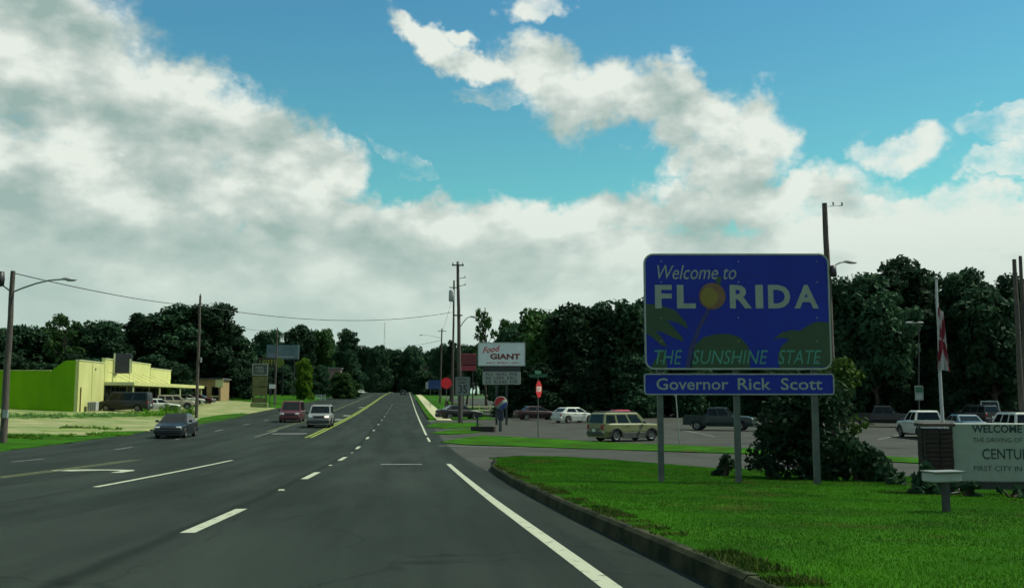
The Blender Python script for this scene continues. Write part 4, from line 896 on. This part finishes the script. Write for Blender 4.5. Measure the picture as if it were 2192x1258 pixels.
# billboard
Y = 228; x, w, z0, z1 = px_board(570, 641, 738, 768, Y); b = gz(x, Y); o = empty('billboard', (x, Y, b), R(-6), 'faded grey green billboard before the trees on the left', 'billboard')
MB().box((0, 0, (z0 + z1) / 2 - b), (w, .3, z1 - z0)).build('panel', mat('faded_print', (.15, .23, .22), .6, scale=.35, col2=(.08, .12, .12)), o); MB().box((w * .1, -.16, z0 - b + .5), (w * .5, .02, .35)).build('print_strip', GREYM, o); MB().box((-w * .3, -.16, z0 - b + .8), (w * .3, .02, .9)).build('print_block', mat('print_mauve', (.22, .22, .26), .6, var=.2), o)
for dx in (-.35, 0, .35): MB().box((dx * w, .3, (z0 - b) / 2 + .5), (.25, .25, z0 - b + 1.0)).build('post', DSTEEL, o)
MB().box((0, -.35, z0 - b - .25), (w, .7, .08)).build('catwalk', DSTEEL, o)
o, w, h, zc = post_sign('small_white_sign', 582, 862, 583, 822, 831, 13, 'small white two legged sign right of the pylon on the left', WHITE, 0, 'rect', 'sign', Y=152, posts=2, prad=.06)
for i, u in enumerate((681, 692)):
    p = at(u, 845, 210); o = empty('white_gate', (p.x, 210, gz(p.x, 210)), 0, ('left' if i == 0 else 'right') + ' one of two small white gates by the far verge', 'gate', 'white gates')
    for dx in (-.4, .4): MB().box((dx, 0, .55), (.12, .12, 1.2)).build('post', WHITE, o)
    for z in (.35, .7, 1.05): MB().box((0, 0, z), (.7, .06, .12)).build('rail', WHITE, o)
o, w, h, zc = post_sign('lot_sign', 1970, 915, 1970, 825, 856, 19, 'white and green information sign in the car park', SW, R(-8), 'rect', 'sign', Y=72)
MB().box((0, -.07, zc + h * .22), (w * .86, .01, h * .4)).build('green_field', _mats['street_green'], o); MB().box((0, -.07, zc - h * .25), (w * .6, .01, h * .25)).build('print_block', GREYM, o)
lp, lt = pole('lot_lamp', 1967, 912, 1967, 690, .08, 'slim car park lamp with twin heads left of the flagpole', Y=88, m=DSTEEL, group=None, cat='lamp')
for s in (-1, 1): MB().box((s * .55, 0, lt.z - .02), (.55, .3, .16), 0, .03).build('lamp_head', GREYM, lp)
MB().box((0, 0, lt.z - .02), (.7, .08, .08)).build('cross_arm', STEEL, lp)
# flagpole and flag
fp, ft = pole('flagpole', 2017, 905, 2004, 598, .10, 'white flagpole in the car park', Y=50, m=mat('white_pole', (.40, .42, .40), .5, var=.2), group=None, cat='flagpole')
MB().lathe([(0, .12), (.09, .07), (.1, 0), (.07, -.08), (0, -.1)], 'z', 10, (ft.x, 0, ft.z + .08)).build('finial', STEEL, fp)
def flag():
    p0, p1 = at(2008, 655, 50), at(2012, 790, 50); o = empty('flag', (p0.x, 49.85, p1.z), 0, 'limp white flag with red diagonal cross on the flagpole', 'flag'); H = p0.z - p1.z
    NU, NV = 27, 22; fb = lambda i, j: (i / (NU - 1), j / (NV - 1))
    def pos(u, v):
        # cloth hanging in folds: width gathers, outer edge droops
        w = .88; x = (u - .42) * w * (.30 + .62 * v) + .04 * math.sin(9 * u + 3 * v); y = -.03 - .10 * math.sin(u * 17 + v * 1.5) * (.5 + .5 * v); z = H * (1 - v) - .30 * u * (1 - v * .6) + (.25 * u if v > .9 else 0) * 0
        return (x, y, z * (1 - .05 * abs(u - .4)))
    wv = MB(); rv = MB()
    idx = lambda mb: None
    for i in range(NU - 1):
        for j in range(NV - 1):
            u0, v0 = fb(i, j); u1, v1 = fb(i + 1, j + 1); um, vm = (u0 + u1) / 2, (v0 + v1) / 2
            red = abs(um - vm) < .13 or abs(um - (1 - vm)) < .13 or um < .12 and vm > .5
            (rv if red else wv).add([pos(u0, v0), pos(u1, v0), pos(u1, v1), pos(u0, v1)], [(0, 3, 2, 1)], True)
    wv.build('white_cloth', mat('flag_white', (.42, .41, .38), .8, var=.15), o, False); rv.build('red_cross', mat('flag_red', (.20, .010, .02), .8, var=.2), o, False)
flag()
# board fence by the sidewalk
f0 = gp(948, 889); o = empty('board_fence', f0, 0, 'short brown board fence beside the far sidewalk', 'fence')
for k in range(12): MB().box((.25 + k * .06, k * .9, .8), (.06, .8, 1.7 + .06 * (k % 3))).build('board', mat('fence_wood', (.13, .11, .05), .9, var=.4, scale=3), o)
for k in (0, 6, 11): MB().box((.36 + k * .06, k * .9, .75), (.12, .12, 1.8)).build('post', STORE, o)
o = empty('far_marker', gp(865, 846), 0) ; bpy.data.objects.remove(o)
# guard rail of pale boards on the bank
q = gp(1003, 885); o = empty('rail_fence', q, R(20), 'pale two rail fence on the sunny bank left of the cola sign', 'fence')
for k in range(4): MB().box((k * 1.5, 0, .5), (.12, .12, 1.1)).build('post', TRIM, o)
for z in (.45, .9): MB().box((2.25, -.08, z), (4.8, .04, .14)).build('rail', TRIM, o)

# ------------------------------------------------------------------ vehicles
def paint(name, c, rough=.32): return mat('paint_' + name, c, rough, .0, var=.12, scale=1.5, coat=.18, spec=.35)
RIM = mat('wheel_rim', (.14, .15, .14), .4, .6, var=.2, scale=8); PLASTIC = mat('dark_bumper', (.03, .032, .032), .7, var=.2, scale=6)
_wh = {}
def wheel_mesh(r, w):
    k = (r, w)
    if k not in _wh:
        t = MB().lathe([(r * .62, -w / 2), (r * .9, -w / 2), (r, -w * .36), (r, w * .36), (r * .9, w / 2), (r * .62, w / 2), (r * .62, -w / 2)], 'y', 20).mesh('tyre', BLACK)
        m = MB().lathe([(0, -w * .30), (r * .16, -w * .34), (r * .2, -w * .24), (r * .5, -w * .30), (r * .63, -w * .46)], 'y', 20)
        for q in range(5):
            a = q * 1.2566; m.add([(math.cos(a + d) * rr, -w * .36, math.sin(a + d) * rr) for d, rr in ((-.35, r * .15), (.35, r * .15), (.14, r * .6), (-.14, r * .6))], [(0, 1, 2, 3)])
        _wh[k] = (t, m.mesh('rim', RIM))
    return _wh[k]
CAR = {  # length, width, height, wheel r, axle front, axle rear, ground clearance, body top line (x, z), cabin: x at belt front/rear, x at roof front/rear, belt z, side window splits
    'sedan': (4.7, 1.80, 1.45, .32, 1.42, -1.32, .20, [(2.35, .62), (2.28, .74), (1.9, .82), (1.05, .93), (-1.45, 1.0), (-2.15, 1.0), (-2.32, .9), (-2.35, .6)], (1.15, -1.75, .35, -1.05, .93), (.05, .40, .46, .84)),
    'hatch': (4.3, 1.77, 1.48, .33, 1.32, -1.28, .20, [(2.15, .6), (2.08, .76), (1.7, .86), (.98, .96), (-1.6, 1.04), (-2.05, 1.02), (-2.15, .6)], (1.2, -2.0, .30, -1.35, .95), (.06, .38, .43, .86)),
    'suv': (4.55, 1.82, 1.74, .36, 1.38, -1.28, .26, [(2.27, .7), (2.24, .95), (2.0, 1.03), (1.0, 1.09), (-2.1, 1.12), (-2.24, 1.08), (-2.27, .6)], (1.1, -2.2, .5, -2.05, 1.06), (.10, .36, .41, .67)),
    'minivan': (4.9, 1.95, 1.92, .34, 1.6, -1.4, .22, [(2.45, .65), (2.38, .86), (1.95, .98), (1.45, 1.06), (-2.2, 1.08), (-2.42, 1.02), (-2.45, .55)], (1.6, -2.38, .7, -2.1, 1.03), (.10, .36, .40, .67)),
    'van': (5.4, 2.0, 2.1, .36, 1.75, -1.6, .26, [(2.7, .7), (2.64, 1.0), (2.3, 1.12), (1.7, 1.18), (-2.5, 1.2), (-2.68, 1.16), (-2.7, .6)], (1.85, -2.66, 1.25, -2.58, 1.15), (.06, .26, .29, .60)),
    'pickup': (5.4, 1.92, 1.80, .38, 1.72, -1.62, .32, [(2.7, .75), (2.66, 1.0), (2.35, 1.08), (1.15, 1.14), (-.9, 1.16), (-.95, 1.16)], (1.2, -.9, .55, -.72, 1.12), (.10, .5, .55, .92)),
}
def vehicle(kind, name, pos, head, pm, label, cat='car', lower=None, lights=(), group=None, plate=True, tail_on=False):
    L, Wd, H, wr, af, ar, gc, top, (bf, br, tf, tr, bz), win = CAR[kind]
    o = empty(name, pos, head, label, cat, group); hw = Wd / 2
    xs = sorted({x for x, _ in top} | {a + wr * 1.18 * math.cos(R(t)) for a in (af, ar) for t in range(0, 181, 30)} | {a + s * wr * 1.25 for a in (af, ar) for s in (-1, 1)}, reverse=True)
    xe = top[-1][0]; xs = [x for x in xs if x >= xe]
    tx = [p[0] for p in top][::-1]; tz = [p[1] for p in top][::-1]
    vs = []; fs = []; M_ = 6
    for x in xs:
        zt = float(np.interp(x, tx, tz)); zs = gc
        for a in (af, ar):
            if abs(x - a) < wr * 1.18: zs = max(zs, wr + math.sqrt(max(0, (wr * 1.18) ** 2 - (x - a) ** 2)))
        f = min(1, abs(x) / (L / 2)); w = hw * (1 - .13 * f ** 7); zs = min(zs, zt - .12); zm = max(zs + .04, min(.62, zt - .1)); zq = max(zm + .03, zt - .09)
        half = [(w * .94, zs), (w, zm), (w * .985, zq), (w * .93, zt - .015), (w * .62, zt + .012), (0, zt + .02)]
        vs += [(x, -y, z) for y, z in half] + [(x, y, z) for y, z in half[-2::-1]]
    n = 2 * M_ - 1
    for i in range(len(xs) - 1):
        for j in range(n - 1): fs.append((i * n + j, i * n + j + 1, i * n + n + j + 1, i * n + n + j))
    mb = MB().add(vs, fs, False); mb.add(vs[:n], [tuple(range(n))]); mb.add(vs[-n:], [tuple(range(n - 1, -1, -1))])
    body = mb.build('body', pm, o)
    MB().box(((af + ar) / 2, 0, gc + .12), (af - ar - wr * 2.5, Wd * .9, .2)).build('underbody', WELL, o)
    MB().box((af, 0, wr + .1), (wr * 2.3, Wd * .6, wr * 1.6)).build('wheel_well', WELL, o); MB().box((ar, 0, wr + .1), (wr * 2.3, Wd * .6, wr * 1.6)).build('wheel_well', WELL, o)
    # cabin
    wb, wt = hw * .93, hw * (.80 if kind in ('van', 'minivan', 'suv') else .74); zr = H - .07
    B = [(bf, -wb, bz), (br, -wb, bz), (br, wb, bz), (bf, wb, bz)]; T = [(tf, -wt, zr), (tr, -wt, zr), (tr, wt, zr), (tf, wt, zr)]
    q = .88; xm = (tf + tr) / 2; T2 = [(xm + (x - xm) * .9, y * q, H - (.0 if abs(x) else 0)) for x, y, _ in T]
    MB().add(B + T + T2, [(0, 1, 5, 4), (1, 2, 6, 5), (2, 3, 7, 6), (3, 0, 4, 7), (4, 5, 9, 8), (5, 6, 10, 9), (6, 7, 11, 10), (7, 4, 8, 11), (8, 9, 10, 11)]).build('cabin', pm, o)
    def quad(a, b, c, d, s0, s1, t0, t1, off, nm, par=o):
        a, b, c, d = map(Vector, (a, b, c, d)); pt = lambda s, t: (a.lerp(b, s)).lerp(d.lerp(c, s), t)
        p = [pt(s0, t0), pt(s1, t0), pt(s1, t1), pt(s0, t1)]; nn = (p[1] - p[0]).cross(p[3] - p[0]).normalized() * off
        return MB().add([v + nn for v in p], [(0, 1, 2, 3)]).build(nm, GLASS, par, False)
    quad(B[0], B[3], T[3], T[0], .06, .94, .08, .95, .006, 'windscreen'); quad(B[2], B[1], T[1], T[2], .07, .93, .10, .92, .006, 'rear_window')
    sp = list(win) + ([win[3] + .05, .95] if kind in ('suv', 'minivan', 'van') else [])
    for a, b in zip(sp[::2], sp[1::2]):
        quad(B[1], B[0], T[0], T[1], 1 - b, 1 - a, .1, .9, .006, 'side_window'); quad(B[3], B[2], T[2], T[3], a, b, .1, .9, .006, 'side_window')
    for s in (-1, 1):
        MB().box((bf - .35, s * (hw + .10), bz + .08), (.14, .2, .14), 0, .02).build('mirror', PLASTIC, o)
        MB().box((.55, s * (hw + .004), bz - .12), (.2, .02, .035)).build('door_handle', PLASTIC, body); MB().box((-.45, s * (hw + .004), bz - .12), (.2, .02, .035)).build('door_handle', PLASTIC, body)
        hl = MB().box((L / 2 - .09, s * hw * .68, top[1][1] - .1), (.16, hw * .36, .16), 0, .03).build('headlight', HEADON if s in lights else LAMPG, o)
        tl = MB().box((-L / 2 + .05, s * hw * .80, bz - .18 if kind != 'pickup' else .95), (.12, hw * .22, .3 if kind in ('suv', 'van', 'minivan', 'pickup') else .16), 0, .03).build('tail_light', TAILON if tail_on else TAIL, o)
    lp = lower or PLASTIC
    MB().box((L / 2 - .06, 0, gc + .22), (.22, Wd * .93, .26), 0, .05).build('front_bumper', lp, o); MB().box((-L / 2 + .06, 0, gc + .24), (.22, Wd * .93, .26), 0, .05).build('rear_bumper', lp, o)
    MB().box((L / 2 - .02, 0, top[1][1] - .13), (.06, hw * .85, .16), 0, .02).build('grille', PLASTIC, o)
    if lower and lower is not pm:
        for s in (-1, 1): MB().box(((af + ar) / 2, s * (hw * .975), gc + .12), (af - ar - wr * 2.6, .06, .36), 0, .02).build('side_cladding', lower, o)
    if kind in ('suv', 'pickup'):
        fl_m = PLASTIC if lower is None else lower
        for a in (af, ar):
            for s in (-1, 1):
                ts = [R(t) for t in range(-8, 189, 14)]; vs = []
                for yy in (hw * .97, hw + .025):
                    vs += [(a + wr * 1.14 * math.cos(t), s * yy, wr + wr * 1.14 * math.sin(t)) for t in ts] + [(a + wr * 1.34 * math.cos(t), s * yy, wr + wr * 1.32 * math.sin(t)) for t in ts]
                n_ = len(ts); fs_ = []
                for q_ in range(n_ - 1): fs_ += [(2 * n_ + q_, 2 * n_ + q_ + 1, 3 * n_ + q_ + 1, 3 * n_ + q_), (n_ + q_, n_ + q_ + 1, 3 * n_ + q_ + 1, 3 * n_ + q_), (q_, q_ + 1, 2 * n_ + q_ + 1, 2 * n_ + q_)]
                MB().add(vs, fs_).build('wheel_arch', fl_m, o)
    if kind == 'suv':
        for s in (-1, 1): MB().tube([(tf - .15, s * wt * .86, H - .02), (tf - .25, s * wt * .86, H + .05), (tr + .25, s * wt * .86, H + .05), (tr + .15, s * wt * .86, H - .02)], .02, 5).build('roof_rail', PLASTIC, o)
        MB().box((-L / 2 - .012, 0, bz - .3), (.03, hw * 1.15, .05)).build('tailgate_trim', PLASTIC, o)
    if plate: MB().box((-L / 2 - .055, 0, gc + .42), (.02, .34, .16)).build('number_plate', PLATE, o)
    if kind == 'pickup':
        xb0, xb1 = -.93, -L / 2; bed = MB()
        for s in (-1, 1): bed.box(((xb0 + xb1) / 2, s * (hw - .07), .93), (xb0 - xb1, .10, .50))
        bed.box((xb1 + .05, 0, .90), (.10, Wd - .24, .56)); bed.box(((xb0 + xb1) / 2, 0, .70), (xb0 - xb1 - .1, Wd - .24, .06)); bed.box((xb0 - .05, 0, .9), (.08, Wd - .24, .5))
        bd = bed.build('cargo_bed', pm, o); vsx = MB()
        for s in (-1, 1): vsx.prism([(xb1, .68), (xb1, .42), (ar - wr * 1.2, .42), (ar - wr * .9, wr + .3), (ar + wr * .9, wr + .3), (ar + wr * 1.2, .42), (xb0, .42), (xb0, .68)], s * hw * .985 - .03, s * hw * .985 + .03)
        vsx.build('bed_side', pm, o)
    t, rm = wheel_mesh(wr, .22)
    for a in (af, ar):
        for s in (-1, 1):
            wh = empty('wheel', (a, s * (hw - .12), wr), 0 if s < 0 else math.pi); wh.parent = o; link('tyre', t, wh); link('rim', rm, wh)
    return o
def veh(kind, name, u, v, head, pm, label, Y=None, dx=0.0, **k):
    p = gp(u, v)
    if Y: q = at(u, v, Y); p = Vector((q.x, Y, gz(q.x, Y)))
    p.x += dx; p.z = gz(p.x, p.y) + .003
    return vehicle(kind, name, p, R(head), pm, label, **k)
NAVY = paint('slate', (.009, .014, .018)); MAR = paint('maroon', (.07, .014, .02)); SIL = paint('silver', (.20, .22, .21)); WHT = paint('white', (.45, .48, .42)); GOLD = paint('gold', (.125, .14, .055))
DKG = paint('dark_green', (.004, .020, .018)); BLK = paint('black', (.007, .010, .010)); TANP = paint('tan', (.26, .25, .17)); REDP = paint('red', (.30, .01, .03)); BLU = paint('blue', (.03, .09, .12)); GRP = paint('pale_grey', (.30, .33, .31))
veh('sedan', 'sedan', 378, 927, -90, NAVY, 'dark slate sedan coming towards the camera in the far left lane', Y=63.5, lower=NAVY)
veh('minivan', 'minivan', 626, 889, -90, MAR, 'maroon minivan coming down the road left of the silver vehicle', Y=93, lower=MAR)
veh('suv', 'jeep', 687, 905, -90, SIL, 'boxy silver jeep waiting in the centre turn lane with a headlight on', Y=80, lights=(1,))
veh('sedan', 'sedan', 773, 848, -90, WHT, 'tiny white sedan far up the road on the left', Y=300)
veh('hatch', 'hatchback', 863, 846, 90, BLK, 'tiny dark car driving away at the far end of the right lane', Y=290)
veh('van', 'van', 268, 880, 176, BLK, 'long black van parked beside the green store', lower=BLK)
veh('sedan', 'sedan', 338, 876, 20, WHT, 'white sedan parked just right of the black van at the store', Y=116)
veh('suv', 'jeep', 375, 869, 15, TANP, 'tan jeep parked under the end of the store canopy', Y=126)
veh('sedan', 'sedan', 402, 860, 10, WHT, 'white sedan just left of the second utility pole', Y=146)
veh('sedan', 'sedan', 425, 857, -8, MAR, 'dark red sedan partly behind the second utility pole', Y=152)
veh('suv', 'jeep', 1338, 940, 24, GOLD, 'gold jeep with dark lower trim driving through the car park', Y=60, lower=mat('grey_cladding', (.045, .05, .04), .7, var=.2))
veh('hatch', 'hatchback', 1228, 896, 28, WHT, 'white hatchback parked left of the gold jeep', Y=95, lower=WHT)
veh('sedan', 'sedan', 1325, 905, 95, REDP, 'red car mostly hidden behind the gold jeep', Y=84)
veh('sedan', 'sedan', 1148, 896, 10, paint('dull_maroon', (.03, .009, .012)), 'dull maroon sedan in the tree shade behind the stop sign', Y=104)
veh('pickup', 'pickup_truck', 1540, 912, -28, DKG, 'dark green pickup truck behind the middle post of the welcome sign', Y=76, cat='truck', lower=DKG)
veh('pickup', 'pickup_truck', 1893, 909, -32, BLK, 'black pickup truck at the far side of the car park by the shrub', Y=82, cat='truck')
veh('pickup', 'pickup_truck', 1978, 930, 82, WHT, 'white pickup truck seen from behind, left of the flagpole', Y=62, cat='truck')
veh('sedan', 'sedan', 2060, 918, 80, BLU, 'dark blue sedan with red brake lights right of the flagpole', Y=66, tail_on=True)
veh('suv', 'jeep', 2088, 895, 100, BLK, 'black jeep parked behind the blue sedan', Y=88)
veh('van', 'van', 2118, 893, 60, GRP, 'pale grey van right of the black jeep', Y=96)
veh('suv', 'jeep', 2168, 925, 82, WHT, 'white jeep seen from behind above the town sign', Y=58, lower=WHT, tail_on=True)
veh('sedan', 'sedan', 983, 893, 15, BLK, 'black car parked in the shade behind the tall pole', Y=103)

# ------------------------------------------------------------------ shrubs, weeds, grass blades
shrub('large_shrub', 1735, 1046, 230, 812, 'large dark shrub behind the right post of the welcome sign', LEAF_D, 300, 26, .075, LAWN_DZ, Y=21.2)
shrub('tall_shrub', 1805, 1040, 120, 700, 'tall yellowish leafy shrub just right of the welcome sign', LEAF_O, 170, 16, .07, LAWN_DZ, Y=23.5)
shrub('shrub', 1835, 1048, 130, 930, 'dark spreading shrub right of the large shrub', LEAF_D, 300, 14, .07, LAWN_DZ, Y=20.2)
shrub('shrub', 1650, 1035, 110, 975, 'low dark shrub between the middle and right sign posts', LEAF_D, 300, 12, .06, LAWN_DZ, Y=20.6)
shrub('small_shrub', 1553, 1022, 74, 972, 'small dark shrub just left of the middle sign post', LEAF_D, 300, 9, .05, LAWN_DZ, Y=22.0)
shrub('shrub', 1975, 1050, 90, 985, 'low dark shrub left of the brick pillar', LEAF_D, 300, 10, .055, LAWN_DZ, Y=15.9)
shrub('shrub', 2075, 1085, 110, 1030, 'low dark shrub right under the left end of the town sign panel', LEAF_D, 320, 10, .045, LAWN_DZ, Y=15.2)
shrub('shrub', 2165, 1090, 120, 1034, 'low dark shrub under the lettering of the town sign', LEAF_D, 320, 10, .045, LAWN_DZ, Y=15.1)
shrub('shrub', 1905, 1050, 80, 1000, 'low shrub midway between the sign shrubs and the brick pillar', LEAF_D, 300, 8, .055, LAWN_DZ, Y=19.0)
def weeds(u, v, wpx, vtop, label, m, group, n, depth, size):
    p = gp(u, v); W = wpx * p.y / F_PX; H = at(u, vtop, p.y).z - p.z; rng = np.random.default_rng(int(u * 3 + v)); cl = []; mb = MB()
    for k in range(n):
        x, y = rng.uniform(-W / 2, W / 2), rng.normal(0, depth); h = H * rng.uniform(.2, 1.0) ** 1.3; dz = gz(p.x + x, p.y + y) - p.z
        for j in range(3): cl.append((x + rng.normal(0, .12), y + rng.normal(0, .12), dz + h * (.2 + .35 * j) * .8, .10 + .16 * H * rng.uniform(.5, 1)))
        mb.tube([(x, y, dz - .02), (x + rng.normal(0, .05), y, dz + h)], [.012, .006], 4)
    o = empty('weed_clump', p, 0, label, 'weeds', group); mb.build('stems', LEAF_M, o); link('foliage', leaf_mesh('foliage', leaf_cloud(cl, 420, size, rng), m), o)
for i, (u, v, w, t) in enumerate(((30, 893, 75, 880), (90, 893, 75, 882), (150, 892, 70, 882), (205, 892, 60, 880), (255, 891, 60, 880), (300, 890, 55, 878), (340, 889, 60, 872), (378, 886, 60, 862))):
    weeds(u, v, w, t, ['pale weeds nearest the left lamp pole', 'pale weeds below the shaded green wall', 'weeds left of the green store corner', 'weeds before the cooling unit', 'weeds before the front of the black van', 'weeds below the middle of the black van', 'weeds behind the tail of the black van', 'bright green bush above the dark slate sedan'][i], LEAF_P if i < 5 else LEAF_B, 'weeds along the forecourt edge', 46, .9, .07)
for i, (u, v, w, t) in enumerate(((45, 938, 90, 924), (125, 935, 70, 926), (195, 917, 110, 911), (230, 931, 80, 926))):
    weeds(u, v, w, t, ['low weeds on the verge just right of the lamp pole', 'second low weed patch on the verge from the lamp pole', 'low weed patch growing in the middle of the forecourt', 'low weeds where the verge meets the forecourt'][i], LEAF_B, 'weeds on the verge', 40, .5, .06)
def blades(name, n, xr, yr, inside, dz, h, w, m, seed):
    rng = np.random.default_rng(seed); P = []
    X = rng.uniform(*xr, n); t = rng.uniform(0, 1, n); Y = yr[0] + (yr[1] - yr[0]) * t ** 1.5
    keep = inside(X, Y); X, Y = X[keep], Y[keep]; n = len(X)
    Z = np.interp(Y, YB, ZB) + np.where(X > 2.2, -.02 * np.minimum(X - 2.2, 9.8), 0) + dz
    a = rng.uniform(0, 6.28, n); hh = h * rng.uniform(.5, 1.4, n); ww = w * rng.uniform(.7, 1.4, n) * (1 + Y / 22); bx, by = rng.normal(0, .5, (2, n)) * hh
    c, s = np.cos(a) * ww, np.sin(a) * ww
    V = np.stack([np.stack([X - c, Y - s, Z], 1), np.stack([X + c, Y + s, Z], 1), np.stack([X + bx, Y + by, Z + hh], 1)], 1).reshape(-1, 3)
    me = bpy.data.meshes.new(name); me.vertices.add(n * 3); me.vertices.foreach_set('co', V.astype(np.float32).ravel()); me.loops.add(n * 3); me.loops.foreach_set('vertex_index', np.arange(n * 3, dtype=np.int32))
    me.polygons.add(n); me.polygons.foreach_set('loop_start', np.arange(0, n * 3, 3, dtype=np.int32)); me.update(calc_edges=True); me.materials.append(m)
    return tag(link(name, me), 'short mown grass growing on the lawn beside the kerb', 'grass', None, 'stuff')
BLADE = leaf_mat('grass_blade', (.038, .155, .004), (.017, .070, .003), .4, world=True, col3=(.085, .075, .018), scale=.6, rpos=(.42, .62))
fx = np.array([p[0] for p in far_edge]); fy = np.array([p[1] for p in far_edge])
inl = lambda X, Y: (Y < np.interp(X, fx, fy) - .1) & (X > np.interp(Y, [12, 20, 24.5, 27, 30], [2.15, 2.23, 2.31, 2.41, 2.8])) & (X < 4 + Y * .75)
blades('lawn_grass', 950000, (2.15, 16), (5.0, 45), inl, LAWN_DZ - .008, .024, .0030, BLADE, 3)
# ragged tufts over the kerb edge
blades('kerb_tufts', 16000, (2.13, 2.45), (5.0, 28), lambda X, Y: (X > np.interp(Y, [12, 20, 24.5, 27, 30], [2.13, 2.21, 2.29, 2.39, 2.8])) & (np.sin(Y * 1.3) + np.sin(Y * 2.9 + 1) + np.sin(Y * 9.1) > .1), LAWN_DZ - .01, .045, .005, mat('dry_blade', (.07, .085, .02), .9, scale=2, col2=(.025, .05, .008), world=True, spec=.05), 5)['label'] = 'ragged longer grass hanging over the kerb edge'
